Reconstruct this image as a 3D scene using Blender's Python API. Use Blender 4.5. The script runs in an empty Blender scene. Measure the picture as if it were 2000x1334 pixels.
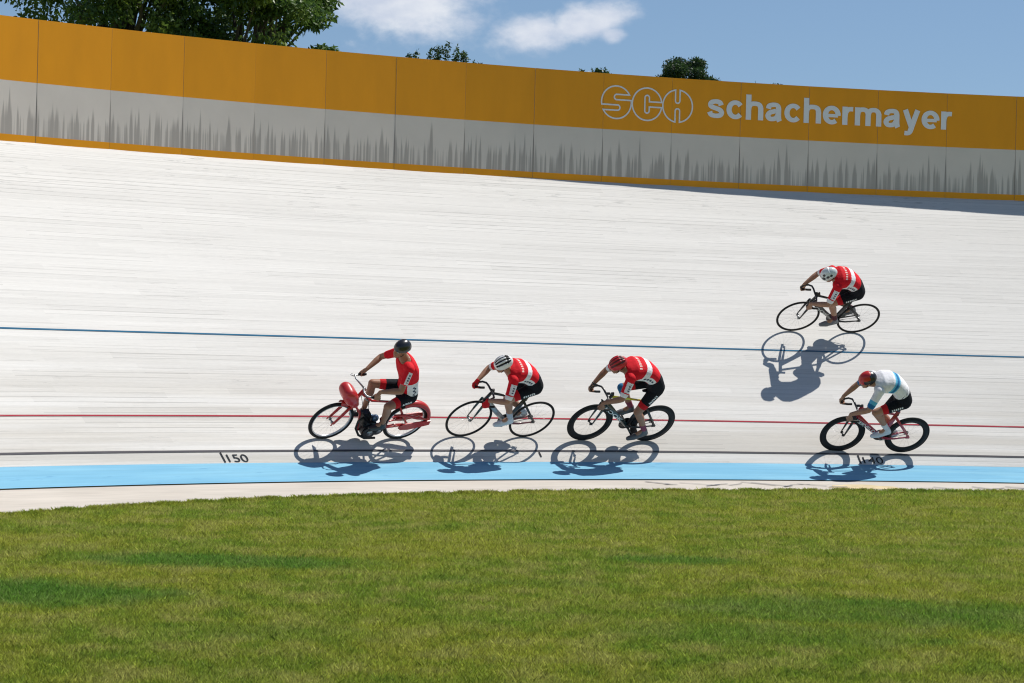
import bpy, bmesh, math, random
import numpy as np
from mathutils import Vector, Matrix, noise as mnoise

# ------------------------------------------------------------------ camera, sky, sun
C = bpy.context.scene.collection
SC = bpy.context.scene
CAM_Z = 1.83                       # eye height above the lawn
F_PX, PITCH, ROLL = 5202.7, 0.00181, 0.02777
cd = bpy.data.cameras.new("camera"); cam = bpy.data.objects.new("camera", cd); C.objects.link(cam)
cd.sensor_width = 36.0; cd.lens = F_PX / 2000 * 36; cd.clip_end = 20000; cd.clip_start = 0.1
_R = Vector((1, 0, 0)); _U = Vector((0, -math.sin(PITCH), math.cos(PITCH))); _F = Vector((0, math.cos(PITCH), math.sin(PITCH)))
_r = _R * math.cos(ROLL) + _U * math.sin(ROLL); _u = _U * math.cos(ROLL) - _R * math.sin(ROLL)
cam.matrix_world = Matrix((( _r.x, _u.x, -_F.x, 0), (_r.y, _u.y, -_F.y, 0), (_r.z, _u.z, -_F.z, CAM_Z), (0, 0, 0, 1)))
SC.camera = cam

SUN_EL, SUN_AZ = math.radians(61.5), math.radians(25.6)
sd = bpy.data.lights.new("sun", 'SUN'); sun = bpy.data.objects.new("sun", sd); C.objects.link(sun)
sd.energy = 5.0; sd.angle = math.radians(0.5); sd.color = (1.0, 0.965, 0.90)
sdir = Vector((math.cos(SUN_EL) * math.cos(SUN_AZ), math.cos(SUN_EL) * math.sin(SUN_AZ), math.sin(SUN_EL)))
sun.rotation_euler = sdir.to_track_quat('Z', 'Y').to_euler(); sun.location = (20, 10, 40)

world = bpy.data.worlds.new("World"); SC.world = world; world.use_nodes = True
SC.view_settings.view_transform = 'Standard'; SC.view_settings.look = 'None'
SC.cycles.filter_width = 1.15
SC.view_settings.exposure = 0.12; SC.view_settings.gamma = 1.0; SC.view_settings.use_curve_mapping = False

def build_world():
    nt = world.node_tree; N = nt.nodes; L = nt.links
    for n in list(N): N.remove(n)
    out = N.new('ShaderNodeOutputWorld'); bg = N.new('ShaderNodeBackground'); bg.inputs[1].default_value = 0.060
    sky = N.new('ShaderNodeTexSky'); sky.sky_type = 'NISHITA'; sky.sun_disc = False
    sky.sun_elevation = SUN_EL; sky.sun_rotation = math.radians(90) - SUN_AZ
    sky.air_density = 1.0; sky.dust_density = 0.35; sky.ozone_density = 2.2; sky.altitude = 400
    tc = N.new('ShaderNodeTexCoord')
    # the horizon band is looked up a little higher in the sky: clear summer air
    mp = N.new('ShaderNodeVectorMath'); mp.operation = 'ADD'; mp.inputs[1].default_value = (0, 0, 0.06)
    L.new(tc.outputs['Generated'], mp.inputs[0]); L.new(mp.outputs[0], sky.inputs['Vector'])
    def mth(op, a, b=None, c=None, clamp=False):
        n = N.new('ShaderNodeMath'); n.operation = op; n.use_clamp = clamp
        for i, v in enumerate((a, b, c)):
            if v is None: continue
            if isinstance(v, (int, float)): n.inputs[i].default_value = v
            else: L.new(v, n.inputs[i])
        return n.outputs[0]
    sep = N.new('ShaderNodeSeparateXYZ'); L.new(tc.outputs['Generated'], sep.inputs[0])
    X, Y, Z = sep.outputs
    ns = N.new('ShaderNodeTexNoise'); ns.inputs['Scale'].default_value = 1.0; ns.inputs['Detail'].default_value = 9; ns.inputs['Roughness'].default_value = .58
    vm = N.new('ShaderNodeVectorMath'); vm.operation = 'MULTIPLY'; vm.inputs[1].default_value = (70, 70, 110)
    L.new(tc.outputs['Generated'], vm.inputs[0]); L.new(vm.outputs[0], ns.inputs['Vector'])
    nz = mth('SUBTRACT', ns.outputs[0], .5)
    front = mth('GREATER_THAN', Y, 0)
    total = None
    # (x, z, half width, half height, tilt, gain) of each small fair-weather cloud, as directions
    for cx, cz, rx, rz, tilt, g in ((-.046, .128, .030, .0140, -.12, 1.35), (-.030, .123, .013, .009, 0, 1.0), (-.060,.132,.02,.010,0,1.0), (.003, .1165, .015, .0075, .15, 1.2),
                                    (.024, .1215, .017, .0066, .30, 1.2), (.034, .117, .006, .004, .0, .8), (.013, .116, .009, .006, .0, .9), (-.0095,.1155,.004,.002,0,.6),
                                    (-.25, .2, .09, .035, .1, 1.1), (.22, .26, .12, .04, -.1, 1.1), (.4, .18, .1, .03, 0, 1.0), (-.5, .3, .14, .05, 0, 1.1)):
        dx = mth('SUBTRACT', X, cx); dz = mth('SUBTRACT', Z, cz)
        ct, st = math.cos(tilt), math.sin(tilt)
        a = mth('DIVIDE', mth('ADD', mth('MULTIPLY', dx, ct), mth('MULTIPLY', dz, st)), rx)
        b = mth('DIVIDE', mth('SUBTRACT', mth('MULTIPLY', dz, ct), mth('MULTIPLY', dx, st)), rz)
        r2 = mth('ADD', mth('MULTIPLY', a, a), mth('MULTIPLY', b, b))
        gk = mth('MULTIPLY', mth('EXPONENT', mth('MULTIPLY', r2, -.8)), g)
        total = gk if total is None else mth('MAXIMUM', total, gk)
    m = mth('ADD', total, mth('MULTIPLY', nz, 1.35))
    mask = N.new('ShaderNodeMapRange'); mask.interpolation_type = 'SMOOTHSTEP'
    mask.inputs['From Min'].default_value = .26; mask.inputs['From Max'].default_value = 1.12; mask.inputs['To Max'].default_value = .92
    L.new(m, mask.inputs[0])
    mk = mth('MULTIPLY', mth('MULTIPLY', mask.outputs[0], front), mth('GREATER_THAN', total, .02))
    n2 = N.new('ShaderNodeTexNoise'); n2.inputs['Scale'].default_value = 1.0; n2.inputs['Detail'].default_value = 5
    v2 = N.new('ShaderNodeVectorMath'); v2.operation = 'MULTIPLY'; v2.inputs[1].default_value = (60, 60, 120)
    v3 = N.new('ShaderNodeVectorMath'); v3.operation = 'ADD'; v3.inputs[1].default_value = (3, 7, 1.2)
    L.new(tc.outputs['Generated'], v2.inputs[0]); L.new(v2.outputs[0], v3.inputs[0]); L.new(v3.outputs[0], n2.inputs['Vector'])
    cr = N.new('ShaderNodeValToRGB'); L.new(n2.outputs[0], cr.inputs[0])
    cr.color_ramp.elements[0].position = .35; cr.color_ramp.elements[0].color = (9.4, 10.3, 12.2, 1)
    cr.color_ramp.elements[1].position = .68; cr.color_ramp.elements[1].color = (12.8, 13.2, 14.0, 1)
    mix = N.new('ShaderNodeMix'); mix.data_type = 'RGBA'
    tint = N.new('ShaderNodeMix'); tint.data_type = 'RGBA'; tint.blend_type = 'MULTIPLY'; tint.inputs[0].default_value = 1
    tint.inputs[7].default_value = SKY_TINT
    L.new(sky.outputs[0], tint.inputs[6])
    L.new(mk, mix.inputs[0]); L.new(tint.outputs[2], mix.inputs[6]); L.new(cr.outputs[0], mix.inputs[7])
    L.new(mix.outputs[2], bg.inputs[0]); L.new(bg.outputs[0], out.inputs[0])
SKY_TINT = (1.36, 1.43, 1.48, 1)
build_world()

# ------------------------------------------------------------------ helpers
def tag(o, label=None, cat=None, group=None, kind=None):
    if label: o['label'] = label
    if cat: o['category'] = cat
    if group: o['group'] = group
    if kind: o['kind'] = kind
    return o

def empty(name, label, cat, mat=None, group=None):
    o = bpy.data.objects.new(name, None); C.objects.link(o); o.empty_display_size = .2
    if mat is not None: o.matrix_world = mat
    return tag(o, label, cat, group)

def link(name, me, mats, parent=None, smooth=True):
    o = bpy.data.objects.new(name, me); C.objects.link(o)
    for m in (mats if isinstance(mats, (list, tuple)) else [mats]): me.materials.append(m)
    if smooth: me.shade_smooth()
    if parent: o.parent = parent
    return o

class MB:
    """collects faces; build() links them as one mesh object"""
    def __init__(s): s.v = []; s.f = []; s.m = []
    def add(s, vs, fs, mi=0):
        b = len(s.v); s.v += [tuple(p) for p in vs]; s.f += [tuple(i + b for i in f) for f in fs]; s.m += [mi] * len(fs); return s
    def box(s, c, d, rot=None, mi=0, taper=1.0):
        c = Vector(c); vs = []
        for z in (-1, 1):
            k = taper if z > 0 else 1
            for x, y in ((-1, -1), (1, -1), (1, 1), (-1, 1)):
                p = Vector((x * d[0] / 2 * k, y * d[1] / 2 * k, z * d[2] / 2)); vs.append(c + (rot @ p if rot else p))
        return s.add(vs, [(3, 2, 1, 0), (4, 5, 6, 7), (0, 1, 5, 4), (1, 2, 6, 5), (2, 3, 7, 6), (3, 0, 4, 7)], mi)
    def tube(s, pts, rad, n=10, flat=1.0, mi=0, ref=(0, 1, 0)):
        """rad: number or list; flat: squash along the side direction (aero section)"""
        pts = [Vector(p) for p in pts]; m = len(pts)
        if not isinstance(rad, (list, tuple)): rad = [rad] * m
        vs = []
        for i, p in enumerate(pts):
            t = (pts[min(i + 1, m - 1)] - pts[max(i - 1, 0)]).normalized()
            a = Vector(ref) - t * t.dot(Vector(ref))
            if a.length < 1e-4: a = t.orthogonal()
            a.normalize(); b = t.cross(a)
            for k in range(n):
                an = 2 * math.pi * k / n
                vs.append(p + a * math.cos(an) * rad[i] * flat + b * math.sin(an) * rad[i])
        fs = [(i * n + k, i * n + (k + 1) % n, (i + 1) * n + (k + 1) % n, (i + 1) * n + k) for i in range(m - 1) for k in range(n)]
        fs += [tuple(reversed(range(n))), tuple(range((m - 1) * n, m * n))]
        return s.add(vs, fs, mi)
    def cyl(s, a, b, r, n=20, mi=0): return s.tube([a, b], r, n, mi=mi, ref=(.13, .2, .97))
    def torus(s, c, R, r, n=56, k=10, rz=None, axis='y', mi=0):
        rz = rz or r; vs = []; c = Vector(c)
        for i in range(n):
            a = 2 * math.pi * i / n
            for j in range(k):
                b = 2 * math.pi * j / k
                q = R + rz * math.cos(b); y = r * math.sin(b)
                vs.append(c + Vector((q * math.cos(a), y, q * math.sin(a))))
        return s.add(vs, [(i * k + j, i * k + (j + 1) % k, ((i + 1) % n) * k + (j + 1) % k, ((i + 1) % n) * k + j) for i in range(n) for j in range(k)], mi)
    def ball(s, c, r, n=16, m=10, rot=None, mi=0):
        c = Vector(c); r = r if isinstance(r, (tuple, list)) else (r, r, r); vs = []
        for i in range(m + 1):
            ph = math.pi * i / m
            for k in range(n):
                a = 2 * math.pi * k / n
                p = Vector((r[0] * math.sin(ph) * math.cos(a), r[1] * math.sin(ph) * math.sin(a), r[2] * math.cos(ph)))
                vs.append(c + (rot @ p if rot else p))
        return s.add(vs, [(i * n + k, (i + 1) * n + k, (i + 1) * n + (k + 1) % n, i * n + (k + 1) % n) for i in range(m) for k in range(n)], mi)
    def capsule(s, a, b, ra, rb, n=14, mi=0):
        a = Vector(a); b = Vector(b); t = (b - a)
        t = t.normalized() if t.length > 1e-6 else Vector((0, 0, 1))
        pts = []; rs = []
        for k in range(5):
            an = math.pi / 2 * k / 4.001; pts.append(a - t * ra * math.cos(an)); rs.append(max(1e-4, ra * math.sin(an)))
        for k in range(5):
            an = math.pi / 2 * (4 - k) / 4.001; pts.append(b + t * rb * math.cos(an)); rs.append(max(1e-4, rb * math.sin(an)))
        return s.tube(pts, rs, n, ref=(.31, .2, .93), mi=mi)
    def mesh(s, name):
        me = bpy.data.meshes.new(name); me.from_pydata(s.v, [], s.f); me.update()
        if any(s.m): me.polygons.foreach_set('material_index', s.m)
        return me
    def build(s, name, mats, parent=None, smooth=True):
        return link(name, s.mesh(name), mats, parent, smooth)

def soften(mb, voxel, iters=4):
    """one continuous surface from overlapping pieces"""
    me = mb.mesh('tmp'); o = bpy.data.objects.new('tmp', me); C.objects.link(o)
    r = o.modifiers.new('r', 'REMESH'); r.mode = 'VOXEL'; r.voxel_size = voxel
    if iters: sm = o.modifiers.new('s', 'SMOOTH'); sm.factor = .5; sm.iterations = iters
    dg = bpy.context.evaluated_depsgraph_get(); dg.update()
    out = bpy.data.meshes.new_from_object(o.evaluated_get(dg))
    bpy.data.objects.remove(o); bpy.data.meshes.remove(me)
    return out

def paint(me, fn):
    """material index per face from its centre"""
    me.polygons.foreach_set('material_index', [fn(p.center) for p in me.polygons]); me.update()

# ---- materials
def mat(name, col, rough=.5, metal=0.0, spec=.5, coat=0.0, vary=0.0, vscale=20, bump=0.0, bscale=200, transl=0.0):
    m = bpy.data.materials.new(name); m.use_nodes = True; nt = m.node_tree; N = nt.nodes; L = nt.links
    b = N['Principled BSDF']; b.inputs['Base Color'].default_value = (*col, 1); b.inputs['Roughness'].default_value = rough
    b.inputs['Metallic'].default_value = metal; b.inputs['Specular IOR Level'].default_value = spec; b.inputs['Coat Weight'].default_value = coat
    b.inputs['Coat Roughness'].default_value = .12
    tc = N.new('ShaderNodeTexCoord')
    if vary:
        n = N.new('ShaderNodeTexNoise'); n.inputs['Scale'].default_value = vscale; n.inputs['Detail'].default_value = 4; L.new(tc.outputs['Object'], n.inputs['Vector'])
        r = N.new('ShaderNodeMapRange'); r.inputs['From Min'].default_value = .25; r.inputs['From Max'].default_value = .75
        r.inputs['To Min'].default_value = 1 - vary; r.inputs['To Max'].default_value = 1 + vary; L.new(n.outputs[0], r.inputs[0])
        mx = N.new('ShaderNodeVectorMath'); mx.operation = 'SCALE'; mx.inputs[0].default_value = col; L.new(r.outputs[0], mx.inputs['Scale'])
        L.new(mx.outputs[0], b.inputs['Base Color'])
    if bump:
        n = N.new('ShaderNodeTexNoise'); n.inputs['Scale'].default_value = bscale; L.new(tc.outputs['Object'], n.inputs['Vector'])
        bm = N.new('ShaderNodeBump'); bm.inputs['Strength'].default_value = bump; bm.inputs['Distance'].default_value = .01
        L.new(n.outputs[0], bm.inputs['Height']); L.new(bm.outputs[0], b.inputs['Normal'])
    return m

class NT:
    """short-hand for building node materials"""
    def __init__(s, name):
        s.m = bpy.data.materials.new(name); s.m.use_nodes = True; s.N = s.m.node_tree.nodes; s.L = s.m.node_tree.links; s.b = s.N['Principled BSDF']
        s.tc = s.N.new('ShaderNodeTexCoord')
    def put(s, n, i, v):
        if isinstance(v, (int, float, tuple)): n.inputs[i].default_value = v
        else: s.L.new(v, n.inputs[i])
    def math(s, op, a, b=None, clamp=False):
        n = s.N.new('ShaderNodeMath'); n.operation = op; n.use_clamp = clamp; s.put(n, 0, a)
        if b is not None: s.put(n, 1, b)
        return n.outputs[0]
    def scale(s, vec, k, off=(0, 0, 0)):
        n = s.N.new('ShaderNodeVectorMath'); n.operation = 'MULTIPLY_ADD'; s.put(n, 0, vec); n.inputs[1].default_value = k; n.inputs[2].default_value = off; return n.outputs[0]
    def noise(s, vec, sc=1, det=4, ro=.55, dist=0):
        n = s.N.new('ShaderNodeTexNoise'); s.put(n, 'Vector', vec); n.inputs['Scale'].default_value = sc; n.inputs['Detail'].default_value = det
        n.inputs['Roughness'].default_value = ro; n.inputs['Distortion'].default_value = dist; return n.outputs[0]
    def rng(s, v, a, b, c=0, d=1, smooth=True):
        n = s.N.new('ShaderNodeMapRange'); n.interpolation_type = 'SMOOTHSTEP' if smooth else 'LINEAR'; s.put(n, 0, v)
        for i, q in zip(('From Min', 'From Max', 'To Min', 'To Max'), (a, b, c, d)): s.put(n, i, q)
        return n.outputs[0]
    def mix(s, f, a, b, blend='MIX'):
        n = s.N.new('ShaderNodeMix'); n.data_type = 'RGBA'; n.blend_type = blend; s.put(n, 0, f)
        for i, q in ((6, a), (7, b)):
            if isinstance(q, tuple) and len(q) == 3: q = (*q, 1)
            s.put(n, i, q)
        return n.outputs[2]
    def mul(s, col, f):
        n = s.N.new('ShaderNodeVectorMath'); n.operation = 'SCALE'; s.put(n, 0, col); s.put(n, 'Scale', f); return n.outputs[0]
    def sep(s, v): 
        n = s.N.new('ShaderNodeSeparateXYZ'); s.put(n, 0, v); return n.outputs
    def bump(s, h, st=.3, d=.01):
        n = s.N.new('ShaderNodeBump'); n.inputs['Strength'].default_value = st; n.inputs['Distance'].default_value = d; s.put(n, 'Height', h); s.L.new(n.outputs[0], s.b.inputs['Normal'])

# ------------------------------------------------------------------ track geometry
RAD = 23.31; TH0 = .5537
CX, CY = 0 + RAD * math.sin(TH0), 35.602 - RAD * math.cos(TH0)
PW = [-.8796, 0, .1415, .6508, 1.8449, 5.0526]
PZ = [-1.7292, -1.5442, -1.4027, -.9831, .0509, 2.6294]
W_BB, W_WALL = PW[0], 5.0526
def prof(w):                                      # height of the banking above the lawn at offset w
    def f(w):
        if w >= PW[-1]: return PZ[-1] + (w - PW[-1]) * .79
        return float(np.interp(w, PW, PZ)) if w > W_BB else PZ[0] + (w - W_BB) * .1
    return (f(w - .04) + f(w) * 2 + f(w + .04)) / 4 + CAM_Z if w > .25 else f(w) + CAM_Z
def heading(s): return TH0 - s / RAD
def on_track(s, w, up=0.0):
    th = heading(s); q = Vector((CX - math.sin(th) * (RAD + w), CY + math.cos(th) * (RAD + w), prof(w)))
    if up:
        sl = math.atan2(prof(w + .02) - prof(w - .02), .04)
        q += Vector((math.sin(th) * math.sin(sl), -math.cos(th) * math.sin(sl), math.cos(sl))) * up
    return q
S0, S1 = -24.0, 28.0

def strip(name, ws, m, up=0.0, s0=S0, s1=S1, ds=.25, lower=None):
    """a sheet following the bend; UV in metres along and up the slope"""
    ss = np.arange(s0, s1 + 1e-6, ds); vs = []; uv = []
    dist = [0]
    for a, b in zip(ws[:-1], ws[1:]): dist.append(dist[-1] + math.hypot(b - a, prof(b) - prof(a)))
    base = math.copysign(math.hypot(ws[0], prof(ws[0]) - prof(0)), ws[0])
    for s in ss:
        for w, d in zip(ws, dist): vs.append(on_track(s, w, up)); uv.append((s * 1.02, base + d))
    n = len(ws); fs = [(i * n + j, (i + 1) * n + j, (i + 1) * n + j + 1, i * n + j + 1) for i in range(len(ss) - 1) for j in range(n - 1)]
    me = bpy.data.meshes.new(name); me.from_pydata(vs, [], fs)
    l = me.uv_layers.new(name='UVMap')
    idx = np.empty(len(me.loops), dtype=np.int32); me.loops.foreach_get('vertex_index', idx)
    l.data.foreach_set('uv', np.array(uv)[idx].ravel())
    o = link(name, me, m); o['kind'] = 'structure'; return o

# --- surface materials
t = NT('pale_worn_track'); uvp = t.tc.outputs['UV']; u_, v_, _ = t.sep(uvp)
fine = t.noise(t.scale(uvp, (.55, 40, 1)), det=5, ro=.6)
wide = t.noise(t.scale(uvp, (.12, 3.2, 1), (5, 2, 0)), det=4)
row = t.math('FLOOR', t.math('DIVIDE', v_, .092)); cv = t.N.new('ShaderNodeCombineXYZ'); t.put(cv, 1, row)
w1 = t.N.new('ShaderNodeTexWhiteNoise'); w1.noise_dimensions = '3D'; t.L.new(cv.outputs[0], w1.inputs[0])
seg = t.math('FLOOR', t.math('ADD', t.math('DIVIDE', u_, 2.6), t.math('MULTIPLY', w1.outputs[0], 7.3))); cv2 = t.N.new('ShaderNodeCombineXYZ'); t.put(cv2, 0, seg); t.put(cv2, 1, row)
w2 = t.N.new('ShaderNodeTexWhiteNoise'); w2.noise_dimensions = '3D'; t.L.new(cv2.outputs[0], w2.inputs[0]); seed_c = t.sep(w2.outputs[1])
edge = t.rng(t.math('ABSOLUTE', t.math('SUBTRACT', t.math('FRACT', t.math('ADD', t.math('DIVIDE', v_, .092), .5)), .5)), .03, .10, 1, 0)
edge = t.math('MULTIPLY', edge, t.rng(seed_c[0], .50, 1.0, 0, 1, False))
grain = t.noise(t.scale(uvp, (9, 60, 1), (3, 1, 0)), det=3)
crack = t.noise(t.scale(uvp, (.30, 34, 1), (11, 4, 0)), det=3, ro=.45, dist=.25)
crk = t.rng(t.math('ABSOLUTE', t.math('SUBTRACT', crack, .5)), 0.0, .006, 1, 0)
cmask = t.rng(t.noise(t.scale(uvp, (.5, 1.1, 1), (7, 9, 0)), det=3), .47, .62)
crk2 = t.rng(t.noise(t.scale(uvp, (.55, 42, 1), (31, 14, 0)), det=4, ro=.6), .655, .71)
joint = t.rng(t.math('ABSOLUTE', t.math('SUBTRACT', t.math('FRACT', t.math('DIVIDE', v_, .197)), .5)), .475, .5)
jm = t.rng(t.noise(t.scale(uvp, (.35, 5.0, 1), (2, 3, 0)), det=2), .48, .66)
scf = t.rng(t.noise(t.scale(uvp, (3.2, 22, 1), (1, 8, 0)), det=5, ro=.65), .57, .66)
scfm = t.math('MULTIPLY', t.rng(v_, 4.7, 6.1), t.rng(t.noise(t.scale(uvp, (.7, 1.6, 1), (4, 4, 0)), det=3), .42, .6))
col = t.mix(t.rng(v_, -.2, 3.0), (.475, .448, .405), (.58, .563, .535))
col = t.mix(t.rng(wide, .35, .68), col, (.61, .593, .565))
col = t.mul(col, t.rng(fine, .3, .7, .93, 1.05, False))
col = t.mul(col, t.rng(seed_c[1], 0, 1, .965, 1.03, False)); col = t.mix(t.math('MULTIPLY', edge, .60), col, (.22, .21, .20))
col = t.mul(col, t.rng(grain, .3, .7, .965, 1.03, False))
col = t.mix(t.math('MULTIPLY', t.math('MULTIPLY', crk, cmask), .62), col, (.22, .21, .20))
col = t.mix(t.math('MULTIPLY', crk2, .45), col, (.25, .24, .23))
col = t.mix(t.math('MULTIPLY', t.math('MULTIPLY', joint, jm), .60), col, (.24, .23, .22))
col = t.mix(t.math('MULTIPLY', t.math('MULTIPLY', scf, scfm), .6), col, (.25, .25, .24))
t.L.new(col, t.b.inputs['Base Color']); t.b.inputs['Roughness'].default_value = .85; t.b.inputs['Specular IOR Level'].default_value = .2
t.bump(t.math('ADD', fine, t.math('MULTIPLY', grain, .5)), .12, .004)
M_TRACK = t.m

t = NT('sky_blue_band'); uvp = t.tc.outputs['UV']
a = t.noise(t.scale(uvp, (.6, 14, 1)), det=4); b = t.noise(t.scale(uvp, (.35, 1.6, 1), (3, 3, 0)), det=5, ro=.6, dist=.6)
col = t.mix(t.rng(b, .35, .7), (.150, .355, .50), (.195, .41, .54)); col = t.mul(col, t.rng(a, .3, .7, .93, 1.06, False))
sc_ = t.rng(t.noise(t.scale(uvp, (1.5, 9, 1), (9, 2, 0)), det=5, dist=1.0), .62, .7)
col = t.mix(t.math('MULTIPLY', sc_, .5), col, (.09, .24, .40))
t.L.new(col, t.b.inputs['Base Color']); t.b.inputs['Roughness'].default_value = .85; t.b.inputs['Specular IOR Level'].default_value = .15
M_BAND = t.m

t = NT('apron_concrete'); uvp = t.tc.outputs['UV']
a = t.noise(t.scale(uvp, (1.2, 12, 1)), det=5); b = t.noise(t.scale(uvp, (.5, 2, 1)), det=4)
col = t.mix(t.rng(b, .3, .7), (.42, .38, .33), (.50, .455, .40)); col = t.mul(col, t.rng(a, .3, .7, .92, 1.06, False))
t.L.new(col, t.b.inputs['Base Color']); t.b.inputs['Roughness'].default_value = .8; M_APRON = t.m

def paintm(name, c, wear=.25):
    t = NT(name); uvp = t.tc.outputs['UV']
    a = t.noise(t.scale(uvp, (1.5, 40, 1)), det=5)
    col = t.mix(t.math('MULTIPLY', t.rng(a, .55, .72), wear), c, (.45, .44, .42))
    t.L.new(col, t.b.inputs['Base Color']); t.b.inputs['Roughness'].default_value = .9; t.b.inputs['Specular IOR Level'].default_value = .12; return t.m
M_BLACKLINE = paintm('black_line_paint', (.085, .08, .085), .2); M_REDLINE = paintm('red_line_paint', (.32, .035, .05)); M_BLUELINE = paintm('blue_line_paint', (.022, .11, .20))
M_MARK = paintm('dark_mark_paint', (.03, .03, .033), .1); M_GAP = mat('dark_joint', (.05, .05, .05), .9)

ws = list(np.arange(0, 2.4, .03)) + list(np.arange(2.4, 5.0, .2)) + [5.0526, 5.2]
track = strip('track', ws, M_TRACK)
strip('blue_band', list(np.linspace(W_BB + .012, -.001, 7)), M_BAND)
strip('black_measuring_line', list(np.linspace(.1415 - .013, .1415 + .013, 5)), M_BLACKLINE, .005)
strip('red_line', list(np.linspace(.6508 - .0105, .6508 + .0105, 4)), M_REDLINE, .005)
strip('blue_line', list(np.linspace(1.8449 - .0115, 1.8449 + .0115, 4)), M_BLUELINE, .005)

# apron: between the blue band and the lawn edge (widens to the left as in the photograph)
EDGE = [(-26, -3.4), (-14, -3.1), (-10.67, -2.93), (-9.73, -2.82), (-8.67, -2.66), (-7.24, -2.48), (-5.81, -2.32), (-4.04, -2.16), (-1.22, -1.95), (.48, -1.89), (1.35, -1.87), (3.01, -1.80), (5.73, -1.60), (7.46, -1.44), (12, -1.3), (30, -1.3)]
def edge_w(s): return float(np.interp(s, [e[0] for e in EDGE], [e[1] for e in EDGE]))
def apron():
    ss = np.arange(S0, S1 + .01, .25); vs = []; uv = []; z0 = prof(W_BB) - .006
    for s in ss:
        th = heading(s); e = edge_w(s) - .25
        for k in range(15):
            f = k / 14; w = W_BB + .004 + (e - W_BB) * f
            fe = (edge_w(s) - W_BB) / (e - W_BB); z = z0 * max(0, 1 - f / fe) ** 1.15 - .006
            vs.append((CX - math.sin(th) * (RAD + w), CY + math.cos(th) * (RAD + w), z)); uv.append((s, -w))
    n = 15; fs = [(i * n + j, i * n + j + 1, (i + 1) * n + j + 1, (i + 1) * n + j) for i in range(len(ss) - 1) for j in range(n - 1)]
    me = bpy.data.meshes.new('apron'); me.from_pydata(vs, [], fs); l = me.uv_layers.new(name='UVMap')
    idx = np.empty(len(me.loops), dtype=np.int32); me.loops.foreach_get('vertex_index', idx); l.data.foreach_set('uv', np.array(uv)[idx].ravel())
    o = link('apron', me, M_APRON); o['kind'] = 'structure'; me.flip_normals()
apron()
def apron_z(s, w):
    f = (w - W_BB - .004) / (edge_w(s) - .25 - W_BB); fe = (edge_w(s) - W_BB) / (edge_w(s) - .25 - W_BB); return (prof(W_BB) - .006) * max(0, 1 - f / fe) ** 1.15 - .004
def under_band():
    mb = MB(); ss = np.arange(S0, S1, .5)
    vs = [p for s in ss for p in (on_track(s, W_BB + .014) - Vector((0, 0, .012)), on_track(s, W_BB + .0) - Vector((0, 0, .012)))]
    mb.add(vs, [(2 * i, 2 * i + 1, 2 * i + 3, 2 * i + 2) for i in range(len(ss) - 1)])
    o = mb.build('band_joint', M_GAP); o['kind'] = 'structure'
under_band()

# embankment carrying the bend on its outer side
def bank_back():
    ss = np.arange(S0, S1 + .1, 1.0); vs = []
    for s in ss:
        for w, z in ((5.2, prof(5.2)), (5.6, prof(5.2) - .02), (12.0, 0.3), (14, -.05)):
            th = heading(s); vs.append((CX - math.sin(th) * (RAD + w), CY + math.cos(th) * (RAD + w), z))
    n = 4; o = MB().add(vs, [(i * n + j, i * n + j + 1, (i + 1) * n + j + 1, (i + 1) * n + j) for i in range(len(ss) - 1) for j in range(n - 1)]).build('embankment', mat('embankment_grass', (.08, .11, .03), .9, vary=.3, vscale=2))
    o['kind'] = 'structure'
bank_back()

# ------------------------------------------------------------------ text
def text_mesh(s, bold=0.0, size=1.0, spacing=1.0):
    cu = bpy.data.curves.new('t', 'FONT'); cu.body = s; cu.size = size; cu.offset = bold; cu.resolution_u = 6; cu.space_character = spacing
    o = bpy.data.objects.new('t', cu); C.objects.link(o)
    dg = bpy.context.evaluated_depsgraph_get(); dg.update(); me = bpy.data.meshes.new_from_object(o.evaluated_get(dg))
    bpy.data.objects.remove(o); bpy.data.curves.remove(cu); return me
def bm_text(s, bold=0.0, spacing=1.0):
    bm = bmesh.new(); me = text_mesh(s, bold, 1.0, spacing); bm.from_mesh(me); bpy.data.meshes.remove(me); return bm
def bounds(bm):
    xs = [v.co.x for v in bm.verts]; ys = [v.co.y for v in bm.verts]; return min(xs), max(xs), min(ys), max(ys)

# distance marks on the track
def dist_mark(txt, s_tick, s_a, s_b, w0=.010, w1=.100):
    bm = bm_text(txt, .0); x0, x1, y0, y1 = bounds(bm)
    for v in bm.verts:
        s = s_a + (v.co.x - x0) / (x1 - x0) * (s_b - s_a); w = w0 + (v.co.y - y0) / (y1 - y0) * (w1 - w0); v.co = on_track(s, w, .008)
    me = bpy.data.meshes.new('distance_number'); bm.to_mesh(me); bm.free()
    o = link('distance_number', me, M_MARK, None, False); o['kind'] = 'structure'
    tick(s_tick, .005, .125)
def tick(s, a, b):
    vs = [on_track(s + d, a + (b - a) * k / 4, .008) for k in range(5) for d in (-.012, .012)]
    o = MB().add(vs, [(2 * k, 2 * k + 1, 2 * k + 3, 2 * k + 2) for k in range(4)]).build('distance_tick', M_MARK, None, False); o['kind'] = 'structure'
dist_mark('150', -4.395, -4.33, -4.02)
dist_mark('140', 5.546, 5.60, 5.91)
tick(.545, .06, .125)

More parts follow.
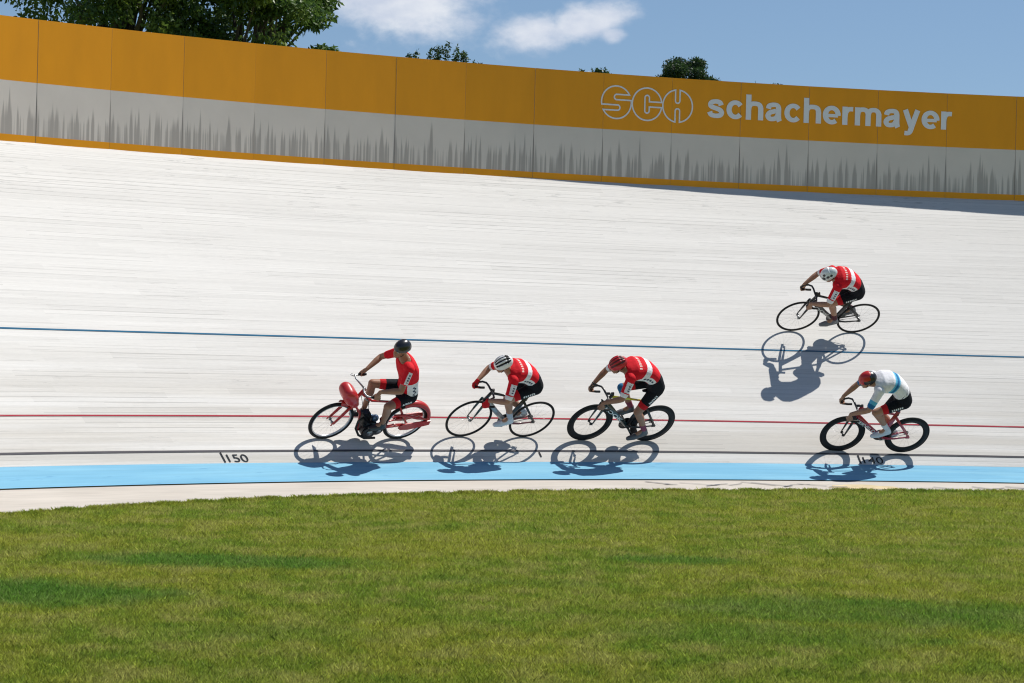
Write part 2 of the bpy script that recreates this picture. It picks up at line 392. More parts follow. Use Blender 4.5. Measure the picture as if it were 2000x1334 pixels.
# worn painted marks on the apron
def apron_pt(s, w, up=.008):
    th = heading(s); return Vector((CX - math.sin(th) * (RAD + w), CY + math.cos(th) * (RAD + w), apron_z(s, w) + up))
def apron_marks():
    rnd = random.Random(4); mb = MB()
    def stroke(s, w, ds, dw, t):
        n = 6
        for k in range(n):
            a, b = k / n, (k + 1) / n
            vs = [apron_pt(s + ds * a, w + dw * a - t / 2), apron_pt(s + ds * b, w + dw * b - t / 2), apron_pt(s + ds * b, w + dw * b + t / 2), apron_pt(s + ds * a, w + dw * a + t / 2)]
            mb.add(vs, [(0, 1, 2, 3)])
    for s, w, ds, dw, t in ((1.55, -1.02, .30, -.28, .05), (1.72, -1.24, .22, .0, .03), (2.05, -1.12, .5, -.22, .022), (2.35, -1.35, .28, .14, .04), (2.55, -1.25, .25, .1, .022), (2.75, -1.3, .3, .2, .02),
                            (3.1, -1.02, .42, -.32, .03), (3.25, -1.05, .42, -.32, .03), (3.6, -1.36, .2, .12, .04), (3.8, -1.2, .35, .06, .02), (3.95, -1.12, .4, -.2, .022), (4.35, -1.35, .3, .02, .035),
                            (6.1, -1.22, .35, -.2, .025), (6.75, -1.15, .3, -.2, .03), (6.95, -1.3, .3, .15, .022), (7.3, -1.1, .35, -.12, .022), (7.5, -1.2, .4, .02, .02)):
        stroke(s, w, ds, dw * .8, t)
    o = mb.build('apron_lettering', mat('worn_grey_paint', (.15, .15, .16), .8, vary=.3), None, False); o['kind'] = 'structure'
    mb = MB()
    vs = []; n = 26
    for k in range(n):
        a = 2 * math.pi * k / n; r = 1 + .22 * rnd.uniform(-1, 1); vs.append(apron_pt(4.95 + .62 * math.cos(a) * r, -1.3 + .16 * math.sin(a) * r, .003))
    mb.add(vs, [tuple(range(n))]); o = mb.build('apron_stain', mat('yellow_dust', (.52, .42, .25), .9, vary=.15, vscale=6), None, False); o['kind'] = 'structure'
apron_marks()

# ------------------------------------------------------------------ perimeter wall
Z_B, Z_S, Z_M, Z_T = [CAM_Z + z for z in (2.6294, 2.7250, 3.4630, 4.3430)]
PL = 1.1895; SEAM0 = -5.02; RW = RAD + W_WALL; LEAN = .006
def panel_index(u): return math.floor((u - SEAM0) / PL)
_rj = random.Random(12)
JIT = {k: (_rj.uniform(-.0035, .0035), _rj.uniform(-.0035, .0035)) for k in range(-20, 30)}
def wall_pt(u, z, off=0.0, k=None):
    """point on the flat panel k that covers arc position u"""
    if k is None: k = panel_index(u)
    ua, ub = SEAM0 + k * PL, SEAM0 + (k + 1) * PL
    def e(uu, j):
        th = TH0 - uu / RW; r = RW + j + LEAN * (z - Z_B); return Vector((CX - math.sin(th) * r, CY + math.cos(th) * r, z))
    a, b = e(ua, JIT[k][0]), e(ub, JIT[k][1]); f = (u - ua) / PL
    d = (b - a).normalized(); nrm = Vector((d.y, -d.x, 0))            # towards the infield
    return a.lerp(b, f) + nrm * off
def wall_mats():
    def streaks(t, u, v, h0, amt):
        """rain streaks rising from the foot; u metres along, v metres above the foot"""
        vec = t.N.new('ShaderNodeCombineXYZ'); t.put(vec, 0, u); t.put(vec, 1, t.math('MULTIPLY', v, .35))
        a = t.noise(t.scale(vec.outputs[0], (12, 1, 1)), det=1.5, ro=.5); b = t.noise(t.scale(vec.outputs[0], (30, 1, 1), (4, 2, 0)), det=1)
        c = t.noise(t.scale(vec.outputs[0], (3.0, .6, 1), (8, 2, 0)), det=2)
        n = t.math('ADD', t.math('MULTIPLY', a, .62), t.math('ADD', t.math('MULTIPLY', b, .28), t.math('MULTIPLY', c, .16)))
        th = t.math('ADD', t.math('ADD', t.math('MULTIPLY', v, .11), .484), t.math('MULTIPLY', t.math('MAXIMUM', t.math('SUBTRACT', v, .22), 0.0), .34))
        m1 = t.rng(t.math('SUBTRACT', n, th), -.02, .065)
        fr = t.math('FRACT', t.math('ADD', t.math('DIVIDE', t.math('SUBTRACT', u, SEAM0), PL), .5))
        ds = t.math('MULTIPLY', t.math('ABSOLUTE', t.math('SUBTRACT', fr, .5)), PL)
        wd = t.math('MAXIMUM', t.math('SUBTRACT', .040, t.math('MULTIPLY', v, .058)), .0035)
        m2 = t.rng(t.math('DIVIDE', ds, wd), .35, 1.0, 1, 0)
        m2 = t.math('MULTIPLY', m2, t.rng(v, .5, .74, 1.0, .35))
        return t.math('MAXIMUM', t.math('MULTIPLY', m1, .85), m2)
    res = []
    for nm, c1, c2 in (('wall_white', (.67, .59, .52), (.31, .27, .24)), ('wall_orange', (.82, .315, .002), (.40, .16, .004))):
        t = NT(nm); u, v, _ = t.sep(t.tc.outputs['UV'])
        if nm == 'wall_white':
            s = streaks(t, u, t.math('SUBTRACT', v, .09), 0, 1); base = t.mul(c1, t.rng(t.noise(t.scale(t.tc.outputs['UV'], (1.5, 1.5, 1)), det=4), .3, .7, .95, 1.04, False))
            col = t.mix(t.math('MULTIPLY', s, .80), base, c2)
        else:
            fr = t.math('FRACT', t.math('ADD', t.math('DIVIDE', t.math('SUBTRACT', u, SEAM0), PL), .5))
            ds = t.math('MULTIPLY', t.math('ABSOLUTE', t.math('SUBTRACT', fr, .5)), PL)
            g = t.math('MULTIPLY', t.rng(ds, .002, .008, 1, 0), .30)
            base = t.mul(c1, t.rng(t.noise(t.scale(t.tc.outputs['UV'], (2.2, .7, 1)), det=5), .3, .7, .94, 1.05, False))
            col = t.mix(g, base, c2)
        t.L.new(col, t.b.inputs['Base Color']); t.b.inputs['Roughness'].default_value = .42; t.b.inputs['Specular IOR Level'].default_value = .35
        res.append(t.m)
    return res
M_WWHITE, M_WORANGE = wall_mats(); M_STEEL = mat('galvanised_steel', (.32, .33, .34), .45, .8)
M_TRIM = mat('wall_top_trim', (.45, .24, .03), .5)
wall = empty('advertising_wall', 'long orange and white panelled wall with dark rain streaks along the top of the banking', 'wall')
wall.location = wall_pt(0, Z_B)
winv = Matrix.Translation(wall.location).inverted()
def build_wall():
    for k in range(-11, 22):
        ua, ub = SEAM0 + k * PL + .0015, SEAM0 + (k + 1) * PL - .0015
        mb = MB(); zs = [Z_B - .03, Z_S, Z_M, Z_T]; uvs = []
        def q(u, z, off): return winv @ wall_pt(u, z, off, k)
        me = bpy.data.meshes.new('panel'); vs = []; fs = []; mi = []; uv = []
        nU = 4
        for j in range(nU + 1):
            u = ua + (ub - ua) * j / nU
            for z in zs: vs.append(q(u, z, 0)); uv.append((u, z - Z_B))
        for j in range(nU):
            for r_ in range(3):
                fs.append((j * 4 + r_, (j + 1) * 4 + r_, (j + 1) * 4 + r_ + 1, j * 4 + r_ + 1)); mi.append((1, 0, 1)[r_])
        b = len(vs)
        for u in (ua, ub):
            for z in (zs[0], zs[-1]): vs.append(q(u, z, -.024)); uv.append((u, z - Z_B))
        fs += [(b + 1, b + 3, b + 2, b), (3, nU * 4 + 3, b + 3, b + 1), (0, b, b + 2, nU * 4), (0, 1, 2, 3, b + 1, b), (nU * 4, b + 2, b + 3, nU * 4 + 3, nU * 4 + 2, nU * 4 + 1)]; mi += [1, 1, 1, 0, 0]
        me.from_pydata(vs, [], fs); l = me.uv_layers.new(name='UVMap')
        for lp in me.loops: l.data[lp.index].uv = uv[lp.vertex_index]
        me.polygons.foreach_set('material_index', mi)
        link('panel', me, [M_WWHITE, M_WORANGE], wall, False)
        if k % 2 == 0:
            mb = MB(); a = winv @ wall_pt(SEAM0 + k * PL + .02, Z_B - .05, -.075, k); c = winv @ wall_pt(SEAM0 + k * PL + .02, Z_T - .05, -.075, k)
            mb.tube([a, c], .045, 8); mb.build('post', M_STEEL, wall)
build_wall()
def on_wall(bm, u0, z0, off, thick):
    """bm holds a drawing in metres (x along, y up); cut at panel joints and laid on the panels"""
    xs = [v.co.x for v in bm.verts]
    for k in range(panel_index(u0 + min(xs)), panel_index(u0 + max(xs)) + 1):
        x = SEAM0 + k * PL - u0
        bmesh.ops.bisect_plane(bm, geom=bm.verts[:] + bm.edges[:] + bm.faces[:], plane_co=(x, 0, 0), plane_no=(1, 0, 0))
    if thick:
        g = bmesh.ops.extrude_face_region(bm, geom=bm.faces[:])
        for v in g['geom']:
            if isinstance(v, bmesh.types.BMVert): v.co.z = thick
    for v in bm.verts:
        v.co = winv @ wall_pt(u0 + v.co.x, CAM_Z + z0 + v.co.y, off + v.co.z)
M_LETTER = mat('pale_grey_letters', (.78, .76, .76), .4)
def wall_text():
    # bold grotesque letters drawn with a slightly flat pen; x-height 1
    G = {'s': (1.0, [[(.80, .69), (.72, .84), (.5, .89), (.27, .84), (.185, .70), (.28, .585), (.5, .52), (.74, .43), (.825, .29), (.74, .155), (.5, .11), (.23, .165), (.14, .32)]]),
         'c': (1.0, [[(.5 + .365 * math.cos(math.radians(a)), .5 + .39 * math.sin(math.radians(a))) for a in range(36, 327, 15)]]),
         'h': (.97, [[(.135, 0), (.135, 1.37)], [(.135, .50), (.17, .72), (.30, .86), (.50, .89), (.72, .85), (.82, .70), (.835, .5), (.835, .25), (.835, 0)]]),
         'a': (1.0, [[(.18, .66), (.24, .82), (.46, .89), (.68, .86), (.765, .71), (.77, .5), (.77, .3), (.79, .12), (.84, .0)], [(.77, .57), (.5, .525), (.26, .44), (.165, .28), (.25, .135), (.42, .11), (.62, .17), (.755, .36)]]),
         'e': (1.0, [[(.15, .47), (.5, .47), (.86, .47)], [(.5 + .365 * math.cos(math.radians(a)), .5 + .39 * math.sin(math.radians(a))) for a in range(-4, 324, 15)]]),
         'r': (.60, [[(.135, 0), (.135, 1.0)], [(.135, .40), (.17, .66), (.28, .82), (.43, .875), (.60, .875)]]),
         'm': (1.5, [[(.135, 0), (.135, 1.0)], [(.135, .52), (.17, .72), (.27, .85), (.44, .89), (.62, .85), (.735, .70), (.75, .5), (.75, .25), (.75, 0)], [(.75, .52), (.785, .72), (.885, .85), (1.06, .89), (1.24, .85), (1.35, .70), (1.365, .5), (1.365, .25), (1.365, 0)]]),
         'y': (.96, [[(.13, 1.0), (.31, .52), (.49, .06)], [(.84, 1.0), (.66, .5), (.47, -.06), (.40, -.22), (.28, -.29), (.10, -.285)]])}
    word = 'schachermayer'; t_ = bmesh.new(); x0 = 0.0; lay = 0
    def spline(p):
        if len(p) == 2: return [Vector((*q, 0)) for q in p]
        out = []; n = len(p); P_ = [Vector((*q, 0)) for q in p]
        for i in range(n - 1):
            a, b, c, d = P_[max(i - 1, 0)], P_[i], P_[i + 1], P_[min(i + 2, n - 1)]
            for k in range(4):
                f = k / 4; out.append(.5 * ((2 * b) + (c - a) * f + (2 * a - 5 * b + 4 * c - d) * f * f + (3 * b - a - 3 * c + d) * f ** 3))
        return out + [P_[-1]]
    for ch in word:
        wd, paths = G[ch]
        for p_ in paths:
            q = spline(p_); n = len(q); ring = []; lay += 1; thin = .75 if ch == 'e' and len(p_) == 3 else 1
            for j in range(n):
                d = (q[min(j + 1, n - 1)] - q[max(j - 1, 0)]).normalized(); nn = Vector((-d.y, d.x, 0))
                k = math.hypot(.152 * nn.x, .122 * nn.y) * thin
                ring.append((t_.verts.new(q[j] + nn * k + Vector((x0, 0, (lay % 3) * .0006))), t_.verts.new(q[j] - nn * k + Vector((x0, 0, (lay % 3) * .0006)))))
            for j in range(n - 1): t_.faces.new((ring[j][0], ring[j][1], ring[j + 1][1], ring[j + 1][0]))
        x0 += wd + .125
    kx = (10.526 - 6.293) / (x0 - .125); ky = .296
    for v in t_.verts: v.co = Vector((v.co.x * kx, v.co.y * ky, v.co.z))
    on_wall(t_, 6.293, 3.747, .004, 0)
    bmesh.ops.recalc_face_normals(t_, faces=t_.faces[:])
    me = bpy.data.meshes.new('lettering'); t_.to_mesh(me); t_.free(); link('lettering', me, M_LETTER, wall, False)
    # three-circle emblem, outlined
    R_ = .257; T_ = .024
    def arc(a0, a1, n=40): return [(math.cos(math.radians(a0 + (a1 - a0) * i / n)), math.sin(math.radians(a0 + (a1 - a0) * i / n))) for i in range(n + 1)]
    def rnd(cx, cy, r, a0, a1, n=10): return [(cx + r * math.cos(math.radians(a0 + (a1 - a0) * i / n)), cy + r * math.sin(math.radians(a0 + (a1 - a0) * i / n))) for i in range(n + 1)]
    hi, lo = 29.3, 9.2
    S_ = arc(hi, 180 + lo) + rnd(.08, -.325, .165, 90, -90) + arc(180 + hi, 360 + lo) + rnd(.02, .325, .165, -90, -270)
    C_ = arc(9.2, 350.8, 60) + [(.15, -.16)] + [(.15, -.40)] + rnd(0, -.40, .15, 0, -180) + rnd(0, .40, .15, 180, 0) + [(.15, .16)]
    H_ = arc(98.6, 261.4, 40) + rnd(0, -.31, .15, 180, 0) + arc(-81.4, 81.4, 40) + rnd(0, .33, .15, 0, -180)
    mb = bmesh.new()
    for i, path in enumerate((S_, C_, H_)):
        pts = [Vector((x * R_ + .2655 * (2 * i + 1), y * R_, 0)) for x, y in path]
        q = [pts[0]]
        for p_ in pts[1:]:
            if (p_ - q[-1]).length > 1e-4: q.append(p_)
        if (q[-1] - q[0]).length < 1e-4: q.pop()
        n = len(q); ring = []
        for j in range(n):
            a = (q[j] - q[j - 1]).normalized(); b = (q[(j + 1) % n] - q[j]).normalized(); na = Vector((-a.y, a.x, 0)); nb = Vector((-b.y, b.x, 0))
            m_ = (na + nb); m_ = m_.normalized() if m_.length > .2 else na
            k = min(2.0, 1 / max(.3, m_.dot(na))); ring.append((mb.verts.new(q[j] + m_ * T_ / 2 * k), mb.verts.new(q[j] - m_ * T_ / 2 * k)))
        for j in range(n): mb.faces.new((ring[j][0], ring[j][1], ring[(j + 1) % n][1], ring[(j + 1) % n][0]))
    on_wall(mb, 4.451, 3.897, .004, 0)
    me = bpy.data.meshes.new('emblem'); mb.to_mesh(me); mb.free(); link('emblem', me, M_LETTER, wall, False)
wall_text()
# ------------------------------------------------------------------ lawn and ground
PATCH = [((-2.3, 21.8), (1.3, .75), .95), ((-1.6, 22.0), (.75, .5), .6), ((-3.6, 18.7), (1.5, 1.0), .95), ((-2.7, 18.9), (.6, .5), .6), ((1.45, 23.2), (.62, .5), .8), ((2.6, 19.0), (1.5, 1.1), .75), ((1.9, 17.3), (1.2, .8), .5), ((3.6, 18.6), (1.1, .9), .6), ((-1.4, 16.6), (.8, .5), .35), ((.1, 20.6), (.9, .35), .35)]
def patchy(t, pos):
    x, y, z = t.sep(pos); tot = None
    wob = t.math('MULTIPLY', t.math('SUBTRACT', t.noise(pos, 2.2, 4), .5), 1.5)
    for (cx, cy), (rx, ry), g in PATCH:
        a = t.math('DIVIDE', t.math('SUBTRACT', x, cx), rx); b = t.math('DIVIDE', t.math('SUBTRACT', y, cy), ry)
        r = t.math('ADD', t.math('ADD', t.math('MULTIPLY', a, a), t.math('MULTIPLY', b, b)), wob)
        k = t.rng(r, .2, 1.5, g, 0); tot = k if tot is None else t.math('MAXIMUM', tot, k)
    return tot
def grass_color(t, pos, dark=1.0):
    big = t.noise(t.scale(pos, (.55, .35, 1)), det=4); mid = t.noise(t.scale(pos, (2.6, 1.5, 1), (3, 3, 0)), det=4); sm = t.noise(t.scale(pos, (24, 12, 1)), det=3)
    col = t.mix(t.rng(big, .36, .64), (.150, .160, .020), (.104, .140, .016))
    col = t.mix(t.rng(mid, .40, .72), col, (.170, .168, .045))
    col = t.mix(t.math('MULTIPLY', t.rng(mid, .50, .30), .6), col, (.075, .115, .016))
    col = t.mix(t.math('MULTIPLY', patchy(t, pos), .72), col, (.040, .105, .016))
    return t.mul(t.mul(col, t.rng(sm, .3, .7, .72, 1.25, False)), dark)
t = NT('lawn_turf'); geo = t.N.new('ShaderNodeNewGeometry'); pos = geo.outputs['Position']
t.L.new(grass_color(t, pos, 1.2), t.b.inputs['Base Color']); t.b.inputs['Roughness'].default_value = .95; t.b.inputs['Specular IOR Level'].default_value = .1
t.bump(t.noise(pos, 60, 4), .6, .03); M_LAWN = t.m
t = NT('grass_blade'); geo = t.N.new('ShaderNodeNewGeometry'); pos = geo.outputs['Position']
col = grass_color(t, pos, 2.45)
isl = geo.outputs['Random Per Island']
col = t.mul(col, t.rng(isl, 0, 1, .50, 1.58, False)); col = t.mix(t.rng(isl, .95, .98, 0, .5), col, (.33, .30, .14))
t.L.new(col, t.b.inputs['Base Color']); t.b.inputs['Roughness'].default_value = .6; t.b.inputs['Specular IOR Level'].default_value = .2
tr = t.N.new('ShaderNodeBsdfTranslucent'); t.L.new(col, tr.inputs[0]); ms = t.N.new('ShaderNodeMixShader'); ms.inputs[0].default_value = .42
t.L.new(t.b.outputs[0], ms.inputs[1]); t.L.new(tr.outputs[0], ms.inputs[2]); t.L.new(ms.outputs[0], t.N['Material Output'].inputs[0]); M_BLADE = t.m

def lawn_edge_pt(s, d=0.0):
    th = heading(s); w = edge_w(s) + d; return (CX - math.sin(th) * (RAD + w), CY + math.cos(th) * (RAD + w))
def lawn():
    rnd = random.Random(3)
    ss = np.arange(S0, S1 + .01, .12)
    pts = [lawn_edge_pt(s, .018 * mnoise.noise(Vector((s * 2.1, 0, 0))) + .012 * mnoise.noise(Vector((s * 9, 3, 0)))) for s in ss]
    # infield polygon: edge of the bend closed behind the camera
    pts = [(x, y, .0) for x, y in pts]
    inner = [(CX + (x - CX) * .05, CY + (y - CY) * .05, 0) for x, y, _ in pts]
    n = len(pts); vs = pts + inner
    fs = [(i, i + 1, n + i + 1, n + i) for i in range(n - 1)]
    vs2 = [(-120, -80, 0), (140, -80, 0)]
    k = len(vs); vs += vs2; fs.append(tuple([n + i for i in range(n)] + [n - 1, k + 1, k, 0])) if False else None
    o = MB().add(vs, fs).build('lawn', M_LAWN, None, False); o['kind'] = 'structure'
    # wider ground to the horizon
    g = MB(); g.add([(-4000, -4000, -.02), (4000, -4000, -.02), (4000, 4000, -.02), (-4000, 4000, -.02)], [(0, 1, 2, 3)])
    o = g.build('ground', M_LAWN, None, False); o['kind'] = 'structure'
lawn()
def grass_blades():
    rng = np.random.default_rng(7)
    # candidates in the visible wedge plus a margin, density falling with distance
    N0 = 1900000
    y = rng.uniform(12.5, 38.5, N0); x = rng.uniform(-1, 1, N0) * (y * .235 + .6)
    keep = rng.random(N0) < np.clip(17.0 / y, 0, 1) ** 1.3
    x, y = x[keep], y[keep]
    dx, dy = x - CX, y - CY; r = np.hypot(dx, dy); th = np.arctan2(-dx, dy); s = (TH0 - th) * RAD
    ew = np.interp(s, [e[0] for e in EDGE], [e[1] for e in EDGE]); inside = ew - (r - RAD)
    k = inside > -.02 + .02 * np.sin(s * 13); x, y, inside, s = x[k], y[k], inside[k], s[k]
    # extra fringe right at the edge
    nf = 60000; sf = rng.uniform(-13, 10, nf); wf = np.interp(sf, [e[0] for e in EDGE], [e[1] for e in EDGE]) + rng.normal(-.02, .022, nf)
    clump = np.array([mnoise.noise(Vector((q * 3.1, 7, 0))) for q in sf]); kf = rng.random(nf) < .6 + clump * .5
    sf, wf, clump = sf[kf], wf[kf], clump[kf]; tf = TH0 - sf / RAD
    xf, yf = CX - np.sin(tf) * (RAD + wf), CY + np.cos(tf) * (RAD + wf)
    h = rng.gamma(6, .0036, len(x)) * np.clip(.85 + .012 * (y - 18), .8, 1.05); hf = np.minimum(rng.gamma(6, .0048, len(xf)) * (1 + clump * .5), .055)
    x = np.concatenate([x, xf]); y = np.concatenate([y, yf]); h = np.concatenate([h, hf])
    n = len(x); wd = rng.uniform(.0013, .0028, n) * (y / 16) ** .45
    a = rng.uniform(0, 2 * np.pi, n); l = rng.uniform(.1, 1.05, n) * h; la = rng.uniform(0, 2 * np.pi, n)
    z0 = np.full(n, -.004)
    V = np.empty((n, 4, 3), dtype=np.float32)
    V[:, 0] = np.stack([x - np.cos(a) * wd, y - np.sin(a) * wd, z0], 1); V[:, 1] = np.stack([x + np.cos(a) * wd, y + np.sin(a) * wd, z0], 1)
    mx, my = x + np.cos(la) * l * .35, y + np.sin(la) * l * .35
    V[:, 2] = np.stack([mx + np.cos(a) * wd * .8, my + np.sin(a) * wd * .8, h * .6], 1)
    V[:, 3] = np.stack([x + np.cos(la) * l, y + np.sin(la) * l, h], 1)
    me = bpy.data.meshes.new('grass'); me.vertices.add(n * 4); me.vertices.foreach_set('co', V.ravel())
    F = np.empty((n, 2, 3), dtype=np.int32); b = np.arange(n) * 4
    F[:, 0] = np.stack([b, b + 1, b + 2], 1); F[:, 1] = np.stack([b, b + 2, b + 3], 1)
    me.loops.add(n * 6); me.loops.foreach_set('vertex_index', F.ravel()); me.polygons.add(n * 2)
    me.polygons.foreach_set('loop_start', np.arange(0, n * 6, 3, dtype=np.int32)); me.update(calc_edges=True)
    o = link('grass', me, M_BLADE, None, False); tag(o, 'short green and yellowish grass of the infield lawn', 'grass', kind='stuff')
grass_blades()

# ------------------------------------------------------------------ trees behind the wall
def leaf_material(name, c1, c2, c3):
    t = NT(name); geo = t.N.new('ShaderNodeNewGeometry'); isl = geo.outputs['Random Per Island']
    col = t.mix(isl, c1, c2); col = t.mix(t.rng(t.noise(t.tc.outputs['Object'], .9, 3), .5, .7), col, c3)
    t.L.new(col, t.b.inputs['Base Color']); t.b.inputs['Roughness'].default_value = .45; t.b.inputs['Specular IOR Level'].default_value = .45
    tr = t.N.new('ShaderNodeBsdfTranslucent'); t.L.new(t.mul(col, 1.3), tr.inputs[0]); ms = t.N.new('ShaderNodeMixShader'); ms.inputs[0].default_value = .35
    t.L.new(t.b.outputs[0], ms.inputs[1]); t.L.new(tr.outputs[0], ms.inputs[2]); t.L.new(ms.outputs[0], t.N['Material Output'].inputs[0]); return t.m
M_LEAF = leaf_material('broad_leaves', (.030, .075, .016), (.11, .18, .035), (.17, .23, .04))
M_LEAF2 = leaf_material('dark_leaves', (.014, .036, .012), (.040, .080, .020), (.05, .09, .02))
M_BARK = mat('bark', (.09, .07, .05), .9, vary=.3, vscale=8, bump=.5, bscale=30)
def tree(label, base, top, centre, rad, clumps, per, leaf, spread, mleaf, seed, sprigs=0, group='trees beyond the wall'):
    rng = np.random.default_rng(seed); r_ = random.Random(seed)
    root = empty('tree', label, 'tree', Matrix.Translation(base), group)
    B = Vector(base); cs = []
    while len(cs) < clumps:
        p = np.array([r_.uniform(-1, 1) for _ in range(3)]); d = np.linalg.norm(p)
        if d > 1 or r_.random() > .25 + d * d: continue
        wob = 1 + .22 * mnoise.noise(Vector(p * 1.7 + seed))
        cs.append(np.array(centre) + p * np.array(rad) * wob)
    mb = MB(); fork = Vector((centre[0], centre[1], centre[2] - rad[2] * .75)) - B
    mb.tube([(0, 0, 0), (.05, 0, fork.z * .5), fork], [top, top * .8, top * .62], 12)
    for c in cs[::3]:
        e = Vector(c) - B; m1 = fork.lerp(e, .5) + Vector((r_.uniform(-.3, .3), r_.uniform(-.3, .3), r_.uniform(0, .4)))
        mb.tube([fork, fork.lerp(m1, .5) + Vector((0, 0, .1)), m1, e], [top * .42, top * .28, top * .16, top * .05], 6)
    mb.build('trunk', M_BARK, root)
    P = []; 
    for c in cs:
        k = int(per * r_.uniform(.5, 1.4)); sp = spread * r_.uniform(.7, 1.3)
        q = rng.normal(0, 1, (k, 3)); q /= np.linalg.norm(q, axis=1)[:, None]; q *= rng.uniform(.15, 1, (k, 1)) ** .6 * sp * np.array([1.15, 1.15, .75])
        P.append(c + q)
    for _ in range(sprigs):
        a = r_.uniform(-1, 1); hgt = r_.uniform(.25, 1.0) * spread * 2.2; x0 = centre[0] + a * rad[0]; zt = centre[2] + rad[2] * math.sqrt(max(0, 1 - a * a)) * .98
        k = int(per * .45); f = rng.uniform(0, 1, k); lean = r_.uniform(-.35, .35)
        P.append(np.stack([x0 + lean * f * hgt + rng.normal(0, .045, k) * (1.4 - f), centre[1] + rng.normal(0, .1, k), zt - .15 + f * hgt], 1))
    P = np.concatenate(P) - np.array(base); n = len(P)
    ax = rng.normal(0, 1, (n, 3)) + np.array([0, 0, -.55]); ax /= np.linalg.norm(ax, axis=1)[:, None]
    sd_ = np.cross(ax, rng.normal(0, 1, (n, 3))); sd_ /= np.linalg.norm(sd_, axis=1)[:, None]; nr = np.cross(ax, sd_)
    L_ = leaf * rng.uniform(.6, 1.3, (n, 1)); W_ = L_ * rng.uniform(.17, .27, (n, 1))
    V = np.empty((n, 4, 3), np.float32); V[:, 0] = P; V[:, 1] = P + ax * L_ * .5 + sd_ * W_ + nr * L_ * .08; V[:, 2] = P + ax * L_; V[:, 3] = P + ax * L_ * .5 - sd_ * W_ + nr * L_ * .08
    F = (np.arange(n) * 4)[:, None, None] + np.array([[0, 1, 2], [0, 2, 3]])
    me = bpy.data.meshes.new('crown'); me.vertices.add(n * 4); me.vertices.foreach_set('co', V.ravel()); me.loops.add(n * 6); me.loops.foreach_set('vertex_index', F.ravel().astype(np.int32))
    me.polygons.add(n * 2); me.polygons.foreach_set('loop_start', np.arange(0, n * 6, 3, dtype=np.int32)); me.update(calc_edges=True)
    link('crown', me, mleaf, root, False); return root
cz = CAM_Z
tree('big leafy tree rising above the far left of the wall, leftmost of the trees', (-8.4, 55, 0), .28, (-8.3, 55, 8.6), (1.95, 2.0, 2.9), 108, 420, .13, .40, M_LEAF, 11)
tree('big leafy tree right beside the leftmost tree, outer twigs trailing to the wall top', (-5.9, 56, 0), .26, (-5.75, 56, 8.4), (1.85, 2.0, 2.9), 104, 420, .13, .40, M_LEAF, 23)
tree('thin wispy treetop of upright sprigs above the wall under the larger cloud', (-2.0, 70, 0), .2, (-2.05, 70, 7.15), (1.7, 1.5, 2.0), 44, 420, .09, .38, M_LEAF2, 5, sprigs=34)
tree('faint tips of a treetop barely clearing the wall left of the emblem', (-.1, 76, 0), .2, (-.15, 76, 7.65), (1.2, 1.5, 1.85), 30, 400, .09, .33, M_LEAF2, 8, sprigs=16)
tree('small dark bushy treetop just above the wall over the first circle of the emblem', (2.2, 76, 0), .2, (2.3, 76, 8.38), (.72, 1.2, 1.35), 34, 560, .10, .28, M_LEAF2, 15, sprigs=2)
tree('dark green rounded treetop standing clear above the wall over the last circle of the emblem', (4.8, 78, 0), .25, (4.95, 78, 8.75), (1.22, 1.3, 1.6), 75, 800, .095, .30, M_LEAF2, 31)
tree('low row of pale green leaf tips peeping over the wall above the lettering', (7.6, 78, 0), .2, (7.8, 78, 7.50), (1.7, 1.4, 2.05), 40, 480, .09, .30, M_LEAF2, 41, sprigs=6)
# ------------------------------------------------------------------ riders and machines
def ride_matrix(s, w, psi, lean):
    th = heading(s) + psi; h = Vector((-math.cos(th), -math.sin(th), 0)); inn = Vector((math.sin(th), -math.cos(th), 0))
    u = inn * math.sin(lean) + Vector((0, 0, 1)) * math.cos(lean); l = u.cross(h); o = on_track(s, w, .004)
    return Matrix(((h.x, l.x, u.x, o.x), (h.y, l.y, u.y, o.y), (h.z, l.z, u.z, o.z), (0, 0, 0, 1)))
V3 = Vector
M_BLACK = mat('black_rubber', (.006, .006, .007), .6, spec=.3); M_CARBON = mat('carbon_black', (.008, .008, .010), .35, coat=.25)
M_SPOKE = mat('steel_spoke', (.22, .22, .23), .3, .9); M_ALU = mat('aluminium', (.30, .31, .32), .38, .9); M_CHAIN = mat('chain_steel', (.12, .12, .12), .4, .9)
M_RIMB = mat('matt_black_rim', (.007, .0075, .009), .6, spec=.3)
M_RED = mat('red_paint', (.46, .014, .014), .38, coat=.3, vary=.12, vscale=7); M_WHITE = mat('white_paint', (.75, .75, .75), .35, coat=.3); M_TAN = mat('tan_sidewall', (.30, .16, .06), .6)
M_SKIN = mat('skin', (.36, .185, .115), .5, vary=.10, vscale=9); M_SKIN2 = mat('tanned_skin', (.30, .145, .085), .5, vary=.10, vscale=9); M_HAIR = mat('dark_hair', (.02, .014, .01), .7)
M_EYEW = mat('eye_white', (.7, .7, .68), .2); M_LIP = mat('lips', (.32, .10, .08), .5)
def cloth(n, c): return mat(n, c, .8, spec=.18, vary=.12, vscale=26, bump=.6, bscale=20)
M_JRED = cloth('red_lycra', (.64, .010, .020)); M_JWHITE = cloth('white_lycra', (.74, .73, .75)); M_BLK = cloth('black_lycra', (.006, .007, .011)); M_CUFF = cloth('red_cuff_lycra', (.50, .012, .018))
M_NAVY = cloth('navy_print', (.03, .04, .08)); M_CREAM = cloth('pale_print', (.80, .58, .52)); M_LBLUE = cloth('light_blue_lycra', (.10, .42, .62)); M_DBLUE = cloth('deep_blue_lycra', (.02, .14, .32)); M_PINK = cloth('pink_sock', (.24, .06, .10))
M_SHOEG = mat('grey_white_shoe', (.60, .61, .65), .4); M_SHOEB = mat('black_shoe', (.02, .02, .022), .35)

